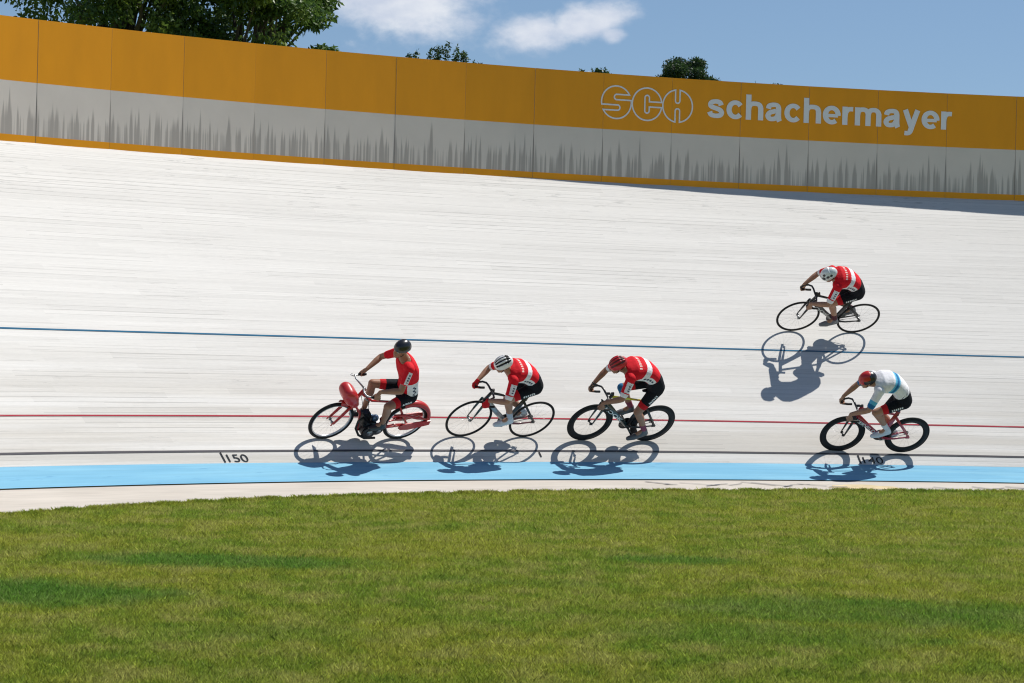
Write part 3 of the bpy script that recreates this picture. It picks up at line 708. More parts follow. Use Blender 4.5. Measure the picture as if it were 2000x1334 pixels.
def make_wheel(root, x, R, tyre_r, rim_d, rim_mat, tyre_mat, n_spokes, disc=False, width=.012, front=True):
    c = V3((x, 0, R)); rim = MB(); q = R - tyre_r * 2 + .004
    # rim: deep section profile revolved about the axle
    prof_ = [(q, width * .8), (q - rim_d * .45, width), (q - rim_d, width * .35), (q - rim_d, -width * .35), (q - rim_d * .45, -width), (q, -width * .8)]
    n = 64; vs = [c + V3((r * math.cos(2 * math.pi * i / n), y, r * math.sin(2 * math.pi * i / n))) for i in range(n) for r, y in prof_]
    rim.add(vs, [(i * 6 + j, i * 6 + (j + 1) % 6, ((i + 1) % n) * 6 + (j + 1) % 6, ((i + 1) % n) * 6 + j) for i in range(n) for j in range(6)])
    w = rim.build('wheel', rim_mat, root)
    MB().torus(c, R - tyre_r, tyre_r, 72, 10).build('tyre', tyre_mat, w)
    MB().cyl(c + V3((0, -.05, 0)), c + V3((0, .05, 0)), .012).cyl(c + V3((0, -.035, 0)), c + V3((0, -.028, 0)), .022).cyl(c + V3((0, .035, 0)), c + V3((0, .028, 0)), .022).build('hub', M_ALU if rim_d < .05 else M_CARBON, w)
    sp = MB()
    for k in range(n_spokes):
        a = 2 * math.pi * k / n_spokes + .1; b = a + (.35 if k % 4 < 2 else -.35); sd_ = .03 if k % 2 else -.03
        sp.tube([c + V3((.02 * math.cos(b), sd_, .02 * math.sin(b))), c + V3(((q - rim_d) * math.cos(a), 0, (q - rim_d) * math.sin(a)))], .0007, 4)
    sp.build('spokes', M_SPOKE, w); return w

def lay_text(txt, root, p0, p1, y, hgt, m, name='lettering', bold=.03):
    """lettering along p0->p1 (x, z) on the left side of a tube"""
    bm = bm_text(txt, bold); x0, x1, y0, y1 = bounds(bm); a = V3((p0[0], y, p0[1])); b = V3((p1[0], y, p1[1])); d = (b - a); up = V3((d.z, 0, -d.x)).normalized()
    if up.z < 0: up = -up
    for v in bm.verts: v.co = a + d * ((v.co.x - x0) / (x1 - x0)) + up * ((v.co.y - y0) / (y1 - y0) - .5) * hgt
    me = bpy.data.meshes.new(name); bm.to_mesh(me); bm.free(); return link(name, me, m, root, False)

def track_bike(label, M, frame_mat, fork_mat=None, dx=0.0, deep=False, crank=0.0, top_mat=None, down_mat=None, logo=None, tape=None, hoods=False, saddle=.90, bar_mat=None, seat_mat=None, stay_mat=None, inner_red=False, sx=0.0):
    root = empty('racing_bicycle', label, 'bicycle', M, 'racing bicycles on the banked track'); fm = frame_mat; R = .335
    tape = tape or M_BLACK; bar_mat = bar_mat or M_CARBON
    for x, f in ((.495, True), (-.495, False)):
        if deep: make_wheel(root, x, R, .0125, .076, M_RIMB, M_BLACK, 18, width=.015)
        else: make_wheel(root, x, R, .0125, .014, M_BLACK, M_BLACK, 24)
    ht, hb, bb, st, rh = V3((.35, 0, .84)), V3((.405, 0, .69)), V3((-.10, 0, .285)), V3((-.225 + sx, 0, saddle - .17)), V3((-.495, 0, R))
    fr = MB(); MB().tube([hb + V3((.006, 0, -.015)), ht + V3((-.008, 0, .02))], [.026, .024], 14, .8).build('head_tube', fm, root)
    fr.tube([bb, bb + (st - bb) * .5, st + V3((-.008, 0, .03))], [.038, .040, .034], 14, .38)
    for sgn in (-1, 1):
        fr.tube([bb + V3((-.02, .022 * sgn, 0)), V3((-.28, .045 * sgn, .295)), rh + V3((.03, .055 * sgn, 0))], [.023, .017, .013], 10, .5) if not stay_mat else None
        fr.tube([st.lerp(bb, .14) + V3((0, .012 * sgn, 0)), rh + V3((.01, .055 * sgn, .02))], [.020, .014], 10, .5)
        fr.box(rh + V3((.012, .057 * sgn, 0)), (.06, .006, .035))
    fr.cyl(bb + V3((0, -.035, 0)), bb + V3((0, .035, 0)), .027)
    frame = fr.build('frame', fm, root)
    if stay_mat:
        c = MB()
        for sgn in (-1, 1): c.tube([bb + V3((-.02, .022 * sgn, 0)), V3((-.28, .045 * sgn, .295)), rh + V3((.03, .055 * sgn, 0))], [.023, .017, .013], 10, .5)
        c.build('chainstay', stay_mat, root)
    MB().tube([hb.lerp(ht, .12) + V3((-.012, 0, 0)), bb.lerp(hb, .45), bb], [.036, .038, .034], 14, .46).build('down_tube', down_mat or fm, root)
    MB().tube([ht + V3((-.01, 0, -.025)), st + V3((0, 0, -.035))], [.021, .016], 12, .6).build('top_tube', top_mat or fm, root)
    MB().tube([st + V3((0, 0, -.05)), V3((-.235 + sx, 0, saddle - .03))], [.032, .024], 12, .42).build('seatpost', M_CARBON, root)
    if logo: lay_text(logo, root, (hb.x - .035, hb.z - .075), (bb.x + .12, bb.z + .10), .0195, .050, M_WHITE)
    f = MB(); f.tube([hb + V3((.008, -.055, -.015)), hb + V3((.008, .055, -.015))], .018, 10)
    for sgn in (-1, 1): f.tube([hb + V3((.006, .050 * sgn, -.01)), V3((.45, .055 * sgn, .52)), V3((.492, .055 * sgn, R))], [.024, .020, .010], 10, .45)
    f.build('fork', fork_mat or fm, root)
    bx = .385 + dx; s = MB(); s.tube([ht + V3((-.012, 0, .035)), V3((bx, 0, .868))], [.020, .018], 10); s.build('stem', M_CARBON, root)
    for nm, yy in (('handlebar', 0),):
        b = MB(); top = .868
        L = [(bx, .0, top), (bx, .09, top), (bx + .012, .140, top), (bx + .06, .165, top - .003), (bx + .125, .175, top - .03), (bx + .15, .178, top - .075), (bx + .12, .180, top - .118), (bx + .03, .182, top - .13), (bx - .03, .182, top - .13)]
        b.tube(L, .0142, 10, ref=(.3, .2, .9)); b.tube([(x, -y, z) for x, y, z in L], .0142, 10, ref=(.3, .2, .9)); hbar = b.build('handlebar', bar_mat, root)
        for sgn in (-1, 1):
            MB().tube([(x, y * sgn, z) for x, y, z in L[5:]], .0172, 10, ref=(.3, .2, .9)).build('grip_tape', tape, hbar)
    if hoods:
        for sgn in (-1, 1):
            MB().tube([(bx + .07, .167 * sgn, .87), (bx + .13, .172 * sgn, .885), (bx + .155, .173 * sgn, .915)], [.015, .017, .011], 10).tube([(bx + .150, .173 * sgn, .87), (bx + .165, .175 * sgn, .82), (bx + .135, .178 * sgn, .765)], [.009, .007, .005], 8).build('brake_lever', M_CARBON, root)
    sm = MB(); sm.tube([(-.365 + sx, 0, saddle - .005), (-.31 + sx, 0, saddle - .003), (-.24 + sx, 0, saddle - .012), (-.15 + sx, 0, saddle - .012), (-.09 + sx, 0, saddle - .016)], [.016, .030, .028, .018, .010], 12, 2.1)
    sm.build('saddle', M_CARBON, root)
    MB().tube([(-.30 + sx, .02, saddle - .04), (-.15 + sx, .02, saddle - .035)], .0035, 6).tube([(-.30 + sx, -.02, saddle - .04), (-.15 + sx, -.02, saddle - .035)], .0035, 6).build('saddle_rail', M_ALU, root)
    # drive side is the right (-y)
    ca, sa = math.cos(crank), math.sin(crank); P = {1: bb + V3((ca * .168, .10, sa * .168)), -1: bb + V3((-ca * .168, -.10, -sa * .168))}
    ring = MB(); cy = V3((bb.x, -.045, bb.z)); n = 40
    ring.torus(cy, .094, .003, 40, 6, rz=.009); ring.cyl(cy - V3((0, .0015, 0)), cy + V3((0, .0015, 0)), .092, 36)
    for k in range(5):
        a = 2 * math.pi * k / 5; ring.tube([cy, cy + V3((.09 * math.cos(a), 0, .09 * math.sin(a)))], .007, 6, .4)
    ring.build('chainring', M_CARBON, root)
    for sgn in (1, -1):
        MB().tube([bb + V3((0, .055 * sgn, 0)), P[sgn] - V3((0, .03 * sgn, 0))], [.017, .012], 10, .5).build('crank_arm', M_CARBON, root)
        MB().box(P[sgn], (.085, .06, .012)).cyl(P[sgn] - V3((0, .035 * sgn, 0)), P[sgn] + V3((0, .03 * sgn, 0)), .007).build('pedal', M_CARBON, root)
    ch = MB(); cr = V3((rh.x, -.045, rh.z)); ch.tube([cy + V3((0, 0, .094)), cr + V3((0, 0, .03))], .0045, 6).tube([cy - V3((0, 0, .094)), cr - V3((0, 0, .03))], .0045, 6).torus(cr, .03, .003, 20, 6, rz=.006)
    ch.build('chain', M_CHAIN, root)
    return root, P, bx

def ik(a, b, l1, l2, pole):
    a, b = V3(a), V3(b); d = b - a; L = min(d.length, (l1 + l2) * .995); dn = d.normalized(); b2 = a + dn * L
    x = (l1 * l1 - l2 * l2 + L * L) / (2 * L); h = math.sqrt(max(1e-6, l1 * l1 - x * x)); p = V3(pole) - dn * V3(pole).dot(dn); p.normalize()
    return a + dn * x + p * h, b2

def loft(mb, rings, n=22, grow=0.0):
    """rings: centre, half width (y), half depth (in the x-z plane)"""
    m = len(rings); vs = []; cs = [V3(r[0]) for r in rings]
    for i, (c, a, b) in enumerate(rings):
        t = (cs[min(i + 1, m - 1)] - cs[max(i - 1, 0)]).normalized(); Yv = V3((0, 1, 0)); Nn = t.cross(Yv).normalized()
        for k in range(n):
            an = 2 * math.pi * k / n; ca, sa = math.cos(an), math.sin(an); e = .82
            vs.append(cs[i] + Yv * math.copysign(abs(ca) ** e, ca) * (a + grow) + Nn * math.copysign(abs(sa) ** e, sa) * (b + grow))
    fs = [(i * n + k, i * n + (k + 1) % n, (i + 1) * n + (k + 1) % n, (i + 1) * n + k) for i in range(m - 1) for k in range(n)] + [tuple(reversed(range(n))), tuple(range((m - 1) * n, m * n))]
    mb.add(vs, fs)

def rider(label, M, H, Mid, Sh, head, look, grips, ankles, toes, jersey_fn, jersey_mats, shorts_fn=None, skin=M_SKIN, helmet='vents', hmats=(M_WHITE, M_BLACK), shoe=M_SHOEG, sock=None, gloves=None, knee_out=.02, hair=True, size=1.0, grip_axis=(.95, 0, -.2), sleeve=.78, roll=0.0, kneeband=None, helm_k=1.0, hip_w=.085, turn=0.0, hem=.28):
    root = empty('person', label, 'person', M, 'cyclists in racing kit')
    k = size; H, Mid, Sh, head = [V3((p[0], 0, p[1])) for p in (H, Mid, Sh, head)]
    # spine curve
    def sp(t):
        a = H; c = Sh; b = Mid * 2 - (H + Sh) / 2; return a * (1 - t) ** 2 + b * 2 * t * (1 - t) + c * t * t
    prof_t = [(-.16, .095, .06), (-.10, .145, .095), (0, .168, .118), (.15, .160, .112), (.32, .143, .104), (.5, .150, .112), (.7, .168, .122), (.86, .178, .110), (.97, .150, .085), (1.05, .085, .066)]
    def ring(t, a, b): 
        c = sp(t) if 0 <= t <= 1 else (H + (sp(.01) - H).normalized() * t * .6 if t < 0 else Sh + (Sh - sp(.99)).normalized() * (t - 1) * .6); return (c, a * k, b * k)
    torso = [ring(*q) for q in prof_t]
    td = (Sh - sp(.9)).normalized(); dorsal = V3((-td.z, 0, td.x)); dorsal = dorsal if dorsal.z > 0 else -dorsal
    sh = {sg: Sh - td * .01 + V3((0, .168 * k * sg, 0)) - dorsal * .012 for sg in (1, -1)}
    hp = {sg: H + V3((0, hip_w * k * sg, 0)) - dorsal * .0 for sg in (1, -1)}
    # hands, arms
    body = MB(); hands = {}; el = {}; wr = {}
    for sg in (1, -1):
        g = V3(grips[0 if sg > 0 else 1]); ax = V3((grip_axis[0], grip_axis[1] * sg, grip_axis[2])).normalized()
        d = (g - sh[sg]); d = (d - ax * d.dot(ax)).normalized(); nn = V3((0, sg, 0)); nn = (nn - d * nn.dot(d) - ax * nn.dot(ax)).normalized()
        w_ = g - d * .095 + nn * .012 - ax * .012; w_ = w_
        e_, w2 = ik(sh[sg], w_, .300 * k, .262 * k, (-.25, .75 * sg, -.45)); el[sg], wr[sg] = e_, w2
        hb_ = MB()
        for tgt in (body, hb_):
            gr = 0.0 if tgt is body else .0035
            tgt.capsule(w2, g - d * .045 + nn * .014, .025 + gr, .030 + gr, 12); tgt.capsule(g - d * .03 + nn * .018 - ax * .026, g - d * .03 + nn * .018 + ax * .026, .020 + gr, .020 + gr, 12)
            for i in range(4):
                o = ax * ((i - 1.5) * .0205); ln = (.92, 1.05, 1.0, .82)[i]
                p0 = g - d * .022 + nn * .026 + o; p1 = g + d * .014 * ln + nn * .027 + o; p2 = g + d * .027 * ln - nn * .002 + o; p3 = g + d * .010 * ln - nn * .024 + o
                tgt.capsule(p0, p1, .0105 + gr, .0098 + gr, 8); tgt.capsule(p1, p2, .0098 + gr, .0092 + gr, 8); tgt.capsule(p2, p3, .0092 + gr, .0080, 8)
            t0 = g - d * .045 + ax * .028 + nn * .004; t1 = g - d * .018 + ax * .040 - nn * .010; t2 = g + d * .006 + ax * .030 - nn * .026
            tgt.capsule(t0, t1, .0135 + gr, .0115 + gr, 8); tgt.capsule(t1, t2, .0112 + gr, .0095 + gr, 8)
        hands[sg] = hb_
    loft(body, torso)
    for sg in (1, -1):
        body.capsule(sh[sg] - V3((0, .03 * sg, 0)), sh[sg], .06 * k, .058 * k); body.capsule(sh[sg], el[sg], .052 * k, .040 * k); m1 = el[sg].lerp(wr[sg], .3)
        body.capsule(el[sg], m1, .040 * k, .042 * k); body.capsule(m1, wr[sg], .042 * k, .026 * k)
    # head on a neck, looking along 'look' (x, z) with a sideways turn
    f = V3((look[0], turn, look[1])).normalized(); up = V3((0, 0, 1)) - f * f.z; up = up.normalized(); side = up.cross(f)
    Rm = Matrix(((f.x, side.x, up.x), (f.y, side.y, up.y), (f.z, side.z, up.z))); hc = head
    def hl(x, y, z): return hc + f * x * k + side * y * k + up * z * k
    body.capsule(Sh + td * .0, hl(-.035, 0, -.07), .060 * k, .056 * k)
    body.ball(hl(-.012, 0, .02), (.098 * k, .077 * k, .10 * k), 20, 14, Rm); body.ball(hl(.03, 0, -.055), (.062 * k, .058 * k, .062 * k), 16, 10, Rm)
    body.ball(hl(.062, 0, -.098), (.026 * k, .026 * k, .020 * k), 10, 8, Rm)                       # chin
    body.capsule(hl(.086, 0, .012), hl(.104, 0, -.022), .009, .0135, 8)                            # nose
    for sg in (1, -1): body.ball(hl(-.005, .078 * sg, -.012), (.018, .009, .030), 10, 8, Rm); body.ball(hl(.062, .030 * sg, .022), (.02, .02, .012), 8, 6, Rm)
    # legs
    kn = {}; an = {}
    for i, sg in enumerate((1, -1)):
        a_ = V3(ankles[i]); kn[sg], an[sg] = ik(hp[sg], a_, .425 * k, .420 * k, (1, knee_out * 4 * sg, .35))
        body.capsule(hp[sg], kn[sg], .086 * k, .055 * k, 16); m1 = kn[sg].lerp(an[sg], .30) + V3((-.012, 0, 0))
        body.capsule(kn[sg], m1, .052 * k, .055 * k, 14); body.capsule(m1, an[sg].lerp(m1, .25), .055 * k, .036 * k, 14); body.capsule(an[sg].lerp(m1, .25), an[sg], .036 * k, .033 * k)
        body.capsule(an[sg], an[sg].lerp(V3(toes[i]), .45), .034 * k, .028 * k)
    me = soften(body, .0062, 3); bod = link('body', me, skin, root)
    # eyes and mouth
    for sg in (1, -1): MB().ball(hl(.078, .031 * sg, .006), .0105, 10, 8).build('eye', M_EYEW, root)
    for sg in (1, -1): MB().ball(hl(.0865, .031 * sg, .006), .0050, 8, 6).build('pupil', M_HAIR, root)
    MB().capsule(hl(.089, .018, -.055), hl(.089, -.018, -.055), .0045, .0045, 6).build('mouth', M_LIP, root)
    if hair: MB().ball(hl(-.028, 0, -.012), (.082 * k, .0755 * k, .078 * k), 18, 12, Rm).build('hair', M_HAIR, root)
    # jersey
    j = MB(); loft(j, [ring(hem, float(np.interp(hem, [.0, .15, .32], [.168, .160, .143])), float(np.interp(hem, [.0, .15, .32], [.118, .112, .104])))] + [ring(t, a, b) for t, a, b in prof_t if t >= hem + .03][:-1] + [ring(1.03, .10, .074)], grow=.010)
    for sg in (1, -1):
        j.capsule(sh[sg] - V3((0, .05 * sg, 0)), sh[sg], .068 * k, .069 * k); j.capsule(sh[sg], sh[sg].lerp(el[sg], sleeve), .066 * k, .055 * k)
    me = soften(j, .0075, 4); L0 = sp(0); dv = (Sh - H); dl = dv.length; dvn = dv.normalized()
    info = dict(sh=sh, el=el, H=H, Sh=Sh)
    def arm_t(p):
        for sg in (1, -1):
            ab = el[sg] - sh[sg]; t = (p - sh[sg]).dot(ab) / ab.dot(ab); q = sh[sg] + ab * t
            if .12 < t < 1.1 and (p - q).length < .085 and abs(p.y) > .11: return t, sg, (p - q)
        return None
    def jf(p):
        t = (p - L0).dot(dvn) / dl; at = arm_t(p)
        c = sp(min(1, max(0, t))); return jersey_fn(p, t, (p - c), at)
    paint(me, jf); link('jersey', me, jersey_mats, root)
    # shorts
    s_ = MB(); loft(s_, [ring(t, a, b) for t, a, b in prof_t if t <= .5 and t < hem + .22], grow=.006)
    cuff = .72
    for sg in (1, -1): s_.capsule(hp[sg], hp[sg].lerp(kn[sg], cuff), .094 * k, .069 * k, 16)
    me = soften(s_, .0075, 4)
    def sf(p):
        for sg in (1, -1):
            ab = kn[sg] - hp[sg]; t = (p - hp[sg]).dot(ab) / ab.dot(ab); q = p - hp[sg] - ab * t
            if q.length < .11 and p.y * sg > -.005:
                if t > .60: return 1
                if sg == 1 and .12 < t < .52 and q.y > .060 and abs(q.dot(V3((-ab.z, 0, ab.x)).normalized())) < .017 and math.sin(t * 95) > -.35: return 2
        return 0
    paint(me, sf); link('shorts', me, [M_BLK, M_CUFF, M_JWHITE], root)
    # shoes and socks
    for i, sg in enumerate((1, -1)):
        a_, t_ = an[sg], V3(toes[i]); d = (t_ - a_); back = V3((d.x, 0, 0)).normalized(); hu = V3((0, 0, 1))
        fd = V3((d.x, d.y, d.z)); heel = a_ + V3((-.035, 0, -.050)) if d.x > .02 else a_ + V3((-.035, 0, -.05))
        ball_ = heel.lerp(t_, .72) + V3((0, 0, .0)); m_ = MB()
        m_.capsule(heel, ball_, .040, .045, 12); m_.capsule(ball_, t_ + V3((.01, 0, 0)), .044, .031, 12); m_.capsule(a_ + V3((0, 0, -.002)), heel.lerp(ball_, .45), .045, .044, 12); m_.capsule(a_, heel, .042, .040, 12)
        link('shoe', soften(m_, .006, 2), shoe, root)
        if sock:
            m_ = MB(); m_.capsule(a_, a_.lerp(kn[sg], .30), .0375, .046, 14); link('sock', soften(m_, .007, 1), sock, root)
        if kneeband and sg == kneeband[0]:
            m_ = MB(); m_.capsule(kn[sg].lerp(an[sg], -.0), kn[sg].lerp(an[sg], .28), .062, .063, 14); link('knee_sleeve', soften(m_, .007, 1), kneeband[1], root)
    if gloves:
        for sg in (1, -1): link('glove', soften(hands[sg], .0055, 1), gloves, root)
    # helmet
    n, m = 96, 56; rx, ry, rz = .131 * helm_k, .096 * helm_k, .108 * helm_k; vs = []; fs = []
    hcn = hl(-.022, 0, .030)
    for i in range(m + 1):
        ph = math.pi * (.50 if helmet == 'plain' else .60) * i / m
        for q in range(n):
            a = 2 * math.pi * q / n; x, y, z = math.sin(ph) * math.cos(a), math.sin(ph) * math.sin(a), math.cos(ph)
            if helmet == 'vents': x = x * (1.04 if x < 0 else .96)
            if x < 0 and helmet == 'aero': x *= 1.06
            lz = z * rz - (.012 if x < -.4 else 0)
            dark = 0
            if helmet == 'vents':
                yy = abs(y) / max(.25, math.sqrt(max(.05, 1 - x * x)))
                if (abs(yy - .0) < .10 or abs(yy - .42) < .11 or abs(yy - .80) < .09) and -.80 < x < .82 and z > .0: dark = 1
            s_c = .91 if dark else 1.0
            vs.append(hcn + Rm @ V3((x * rx * s_c, y * ry * s_c, lz * s_c)))
    fs = [(i * n + q, (i + 1) * n + q, (i + 1) * n + (q + 1) % n, i * n + (q + 1) % n) for i in range(m) for q in range(n)]
    b0 = len(vs)
    for q in range(n):                                                   # rim turned inwards and up
        p_ = V3(vs[m * n + q]); vs.append(p_ + (hcn - p_) * .14 + (Rm @ V3((0, 0, 1))) * .010)
    fs += [(m * n + q, b0 + q, b0 + (q + 1) % n, m * n + (q + 1) % n) for q in range(n)]; vs.append(hcn + (Rm @ V3((0, 0, -.0)))); fs += [(b0 + q, len(vs) - 1, b0 + (q + 1) % n) for q in range(n)]
    me = bpy.data.meshes.new('helmet'); me.from_pydata([tuple(v) for v in vs], [], fs); inv = Rm.transposed()
    def hf(c):
        p_ = inv @ (V3(c) - hcn); x, y, z = p_.x / rx, p_.y / ry, p_.z / rz; r = math.sqrt(x * x + y * y + z * z)
        if helmet == 'vents': return 1 if (r < .945 and z > -.05) else 0
        if helmet == 'two': return 1 if (z < .30 and x < .55 or x < -.25 and z < .75) else 0
        if helmet == 'dots':
            for (ax_, ay_, az_, rr) in ((.62, .62, .35, .17), (.1, .9, .40, .15), (-.35, .85, .30, .12), (.55, -.62, .35, .17), (.85, .1, .45, .14), (.35, .5, .75, .10)):
                if math.dist((x, y * .9, z), (ax_, ay_, az_)) < rr + .08: return 1
            return 0
        return 0
    paint(me, hf); link('helmet', me, list(hmats), root)
    st = MB(); 
    for sg in (1, -1): st.tube([hl(.0, .083 * sg, .0), hl(.02, .070 * sg, -.05), hl(.045, .03 * sg, -.108), hl(.048, 0, -.114)], .0045, 6)
    st.build('chin_strap', M_BLACK, root)
    return root

# --- kit designs: p point, t along the back (0 hips, 1 neck), r from the spine, at sleeve info
def red_kit(p, t, r, at):
    if at:
        tt, sg, q = at
        if tt > .71: return 1
        if sg > 0 and .18 < tt < .66 and q.y > .028: return 2 if (abs(q.x) < .013 and math.sin(tt * 60) > -.2 and tt > .24 and tt < .6) else 1
        return 0
    if abs(p.y) > .10 and .30 < t < .80 and -.090 < r.z < .010 - max(0, t - .60) * .25:
        return 2 if (abs(r.z + .030) < .014 and .36 < t < .70 and math.sin(t * 70) > -.75) else 1
    if .585 < t < .745: return 1
    if .86 < t < .91 and abs(p.y) < .14 and r.z > 0 and math.sin(p.y * 170) > -.3: return 3
    return 0
def white_kit(p, t, r, at):
    if at: return 2 if at[0] > .68 else (0 if at[0] < .5 else 1)
    if .63 < t < .70: return 2
    if .60 < t < .75: return 1
    if .585 < t <= .60 or .75 <= t < .765: return 3
    if .24 < t < .28 and p.y > .06 and math.sin(p.y * 200 + t * 90) > .2: return 4
    return 0
def moto_kit(p, t, r, at):
    if at:
        tt, sg, q = at
        if tt > .72: return 1
        if .10 < tt < .68 and abs(q.x) < .030 and q.y * sg > .01: return 2 if (abs(q.x) < .012 and .2 < tt < .6 and math.sin(tt * 55) > -.3) else 1
        return 0
    if t < .46 and abs(p.y) > .05 and r.x < .07: return 2 if (.12 < t < .36 and p.y > .06 and abs(r.x + .012 + .012 * math.sin(t * 70)) < .011) else 1
    return 0
RED_M = [M_JRED, M_JWHITE, M_NAVY, M_CREAM]
WHT_M = [M_JWHITE, M_LBLUE, M_DBLUE, cloth('pale_edge_lycra', (.45, .62, .74)), M_BLK]

def off(P, dx=-.115, dz=.115, y=0): return (P.x + dx, P.y + y, P.z + dz)

# second in line: dark bicycle, white vented helmet
def cyclist_one():
    M = ride_matrix(-.067, .357, -.002, .749); silver = mat('silver_grey_paint', (.30, .33, .36), .3, .3, coat=.5)
    forkm = mat('dark_green_black_paint', (.015, .03, .028), .25, coat=.6)
    bk, P, bx = track_bike('dark slim-wheeled bicycle with grey down tube following the red motor pacer', M, M_CARBON, forkm, down_mat=silver, crank=math.radians(12), dx=.0, stay_mat=mat('dark_red_paint', (.16, .012, .02), .3, coat=.5), saddle=.91)
    g = ((bx + .115, .180, .765), (bx + .115, -.180, .765))
    rider('cyclist in red jersey, white helmet with black vents and red gloves, behind the motorbike', M, (-.215, 1.005), (-.010, 1.205), (.265, 1.225), (.420, 1.335), (.80, -.60), g,
          (off(P[1], -.12, .13), off(P[-1], -.12, .15)), (off(P[1], .055, .005), off(P[-1], .055, -.01)), red_kit, RED_M, helmet='vents', hmats=(M_WHITE, M_BLACK), gloves=M_CUFF, shoe=M_SHOEG, sock=mat('pale_grey_sock', (.42, .45, .52), .8))
def cyclist_two():
    M = ride_matrix(1.808, .313, .004, .719); yel = mat('yellow_green_paint', (.60, .55, .02), .3, coat=.6); dk = mat('black_teal_paint', (.018, .035, .04), .25, coat=.6)
    bk, P, bx = track_bike('black deep-wheeled bicycle with yellow-green top tube and white letters on its down tube', M, M_CARBON, dk, top_mat=yel, down_mat=dk, deep=True, crank=math.radians(-128), dx=.07, logo='LOOK', hoods=True, saddle=.95)
    g = ((bx + .115, .180, .775), (bx + .115, -.180, .775))
    rider('cyclist in red and white jersey and red helmet, bare hands, one blue knee sleeve', M, (-.235, 1.05), (-.005, 1.300), (.325, 1.320), (.495, 1.385), (.78, -.62), g,
          (off(P[1], -.135, .14), off(P[-1], -.11, .125)), (off(P[1], .05, -.02), off(P[-1], .06, .005)), red_kit, RED_M, skin=M_SKIN2, helmet='vents', hmats=(mat('red_helmet', (.50, .012, .02), .35), mat('dark_red_helmet', (.10, .006, .008), .4)), shoe=mat('black_grey_shoe', (.09, .09, .10), .4), sock=M_PINK, kneeband=(-1, M_DBLUE), size=1.03)
def cyclist_three():
    M = ride_matrix(5.74, .184, -.044, .704); rd = mat('wine_red_paint', (.36, .010, .035), .25, coat=.7)
    bk, P, bx = track_bike('wine red deep-wheeled bicycle with pale lettering, last of the row', M, rd, M_CARBON, deep=True, crank=math.radians(42), dx=.06, logo='CERVELO', saddle=.92, stay_mat=rd, bar_mat=M_CARBON)
    g = ((bx + .125, .180, .78), (bx + .125, -.180, .78))
    rider('cyclist in white jersey with light blue chest band and red and black helmet', M, (-.22, 1.025), (-.015, 1.300), (.275, 1.305), (.425, 1.350), (.85, -.50), g,
          (off(P[1], -.125, .13), off(P[-1], -.12, .14)), (off(P[1], .055, -.005), off(P[-1], .055, -.01)), white_kit, WHT_M, helmet='two', hmats=(M_RED, M_CARBON), shoe=M_SHOEG, sock=mat('white_sock', (.62, .62, .66), .8), size=1.02, hem=.20)
def cyclist_high():
    M = ride_matrix(5.847, 2.215, .012, .875)
    bk, P, bx = track_bike('black slim-wheeled bicycle ridden high on the banking above the blue line', M, M_CARBON, M_CARBON, down_mat=mat('graphite_paint', (.05, .05, .055), .3, coat=.5), crank=math.radians(-2), dx=.03, logo='LOOK', saddle=.88)
    g = ((bx + .105, .180, .755), (bx + .105, -.180, .755))
    rider('cyclist in red and white jersey and pale round helmet, alone high on the banking', M, (-.215, .985), (-.020, 1.205), (.235, 1.225), (.350, 1.275), (.62, -.78), g,
          (off(P[1], -.12, .13), off(P[-1], -.12, .15)), (off(P[1], .055, .0), off(P[-1], .055, -.01)), red_kit, RED_M, helmet='dots', hmats=(mat('pearl_helmet', (.62, .66, .66), .25, coat=.5), M_CARBON), shoe=mat('black_white_shoe', (.16, .16, .18), .4), sock=mat('dark_red_sock', (.08, .01, .02), .8), gloves=None)

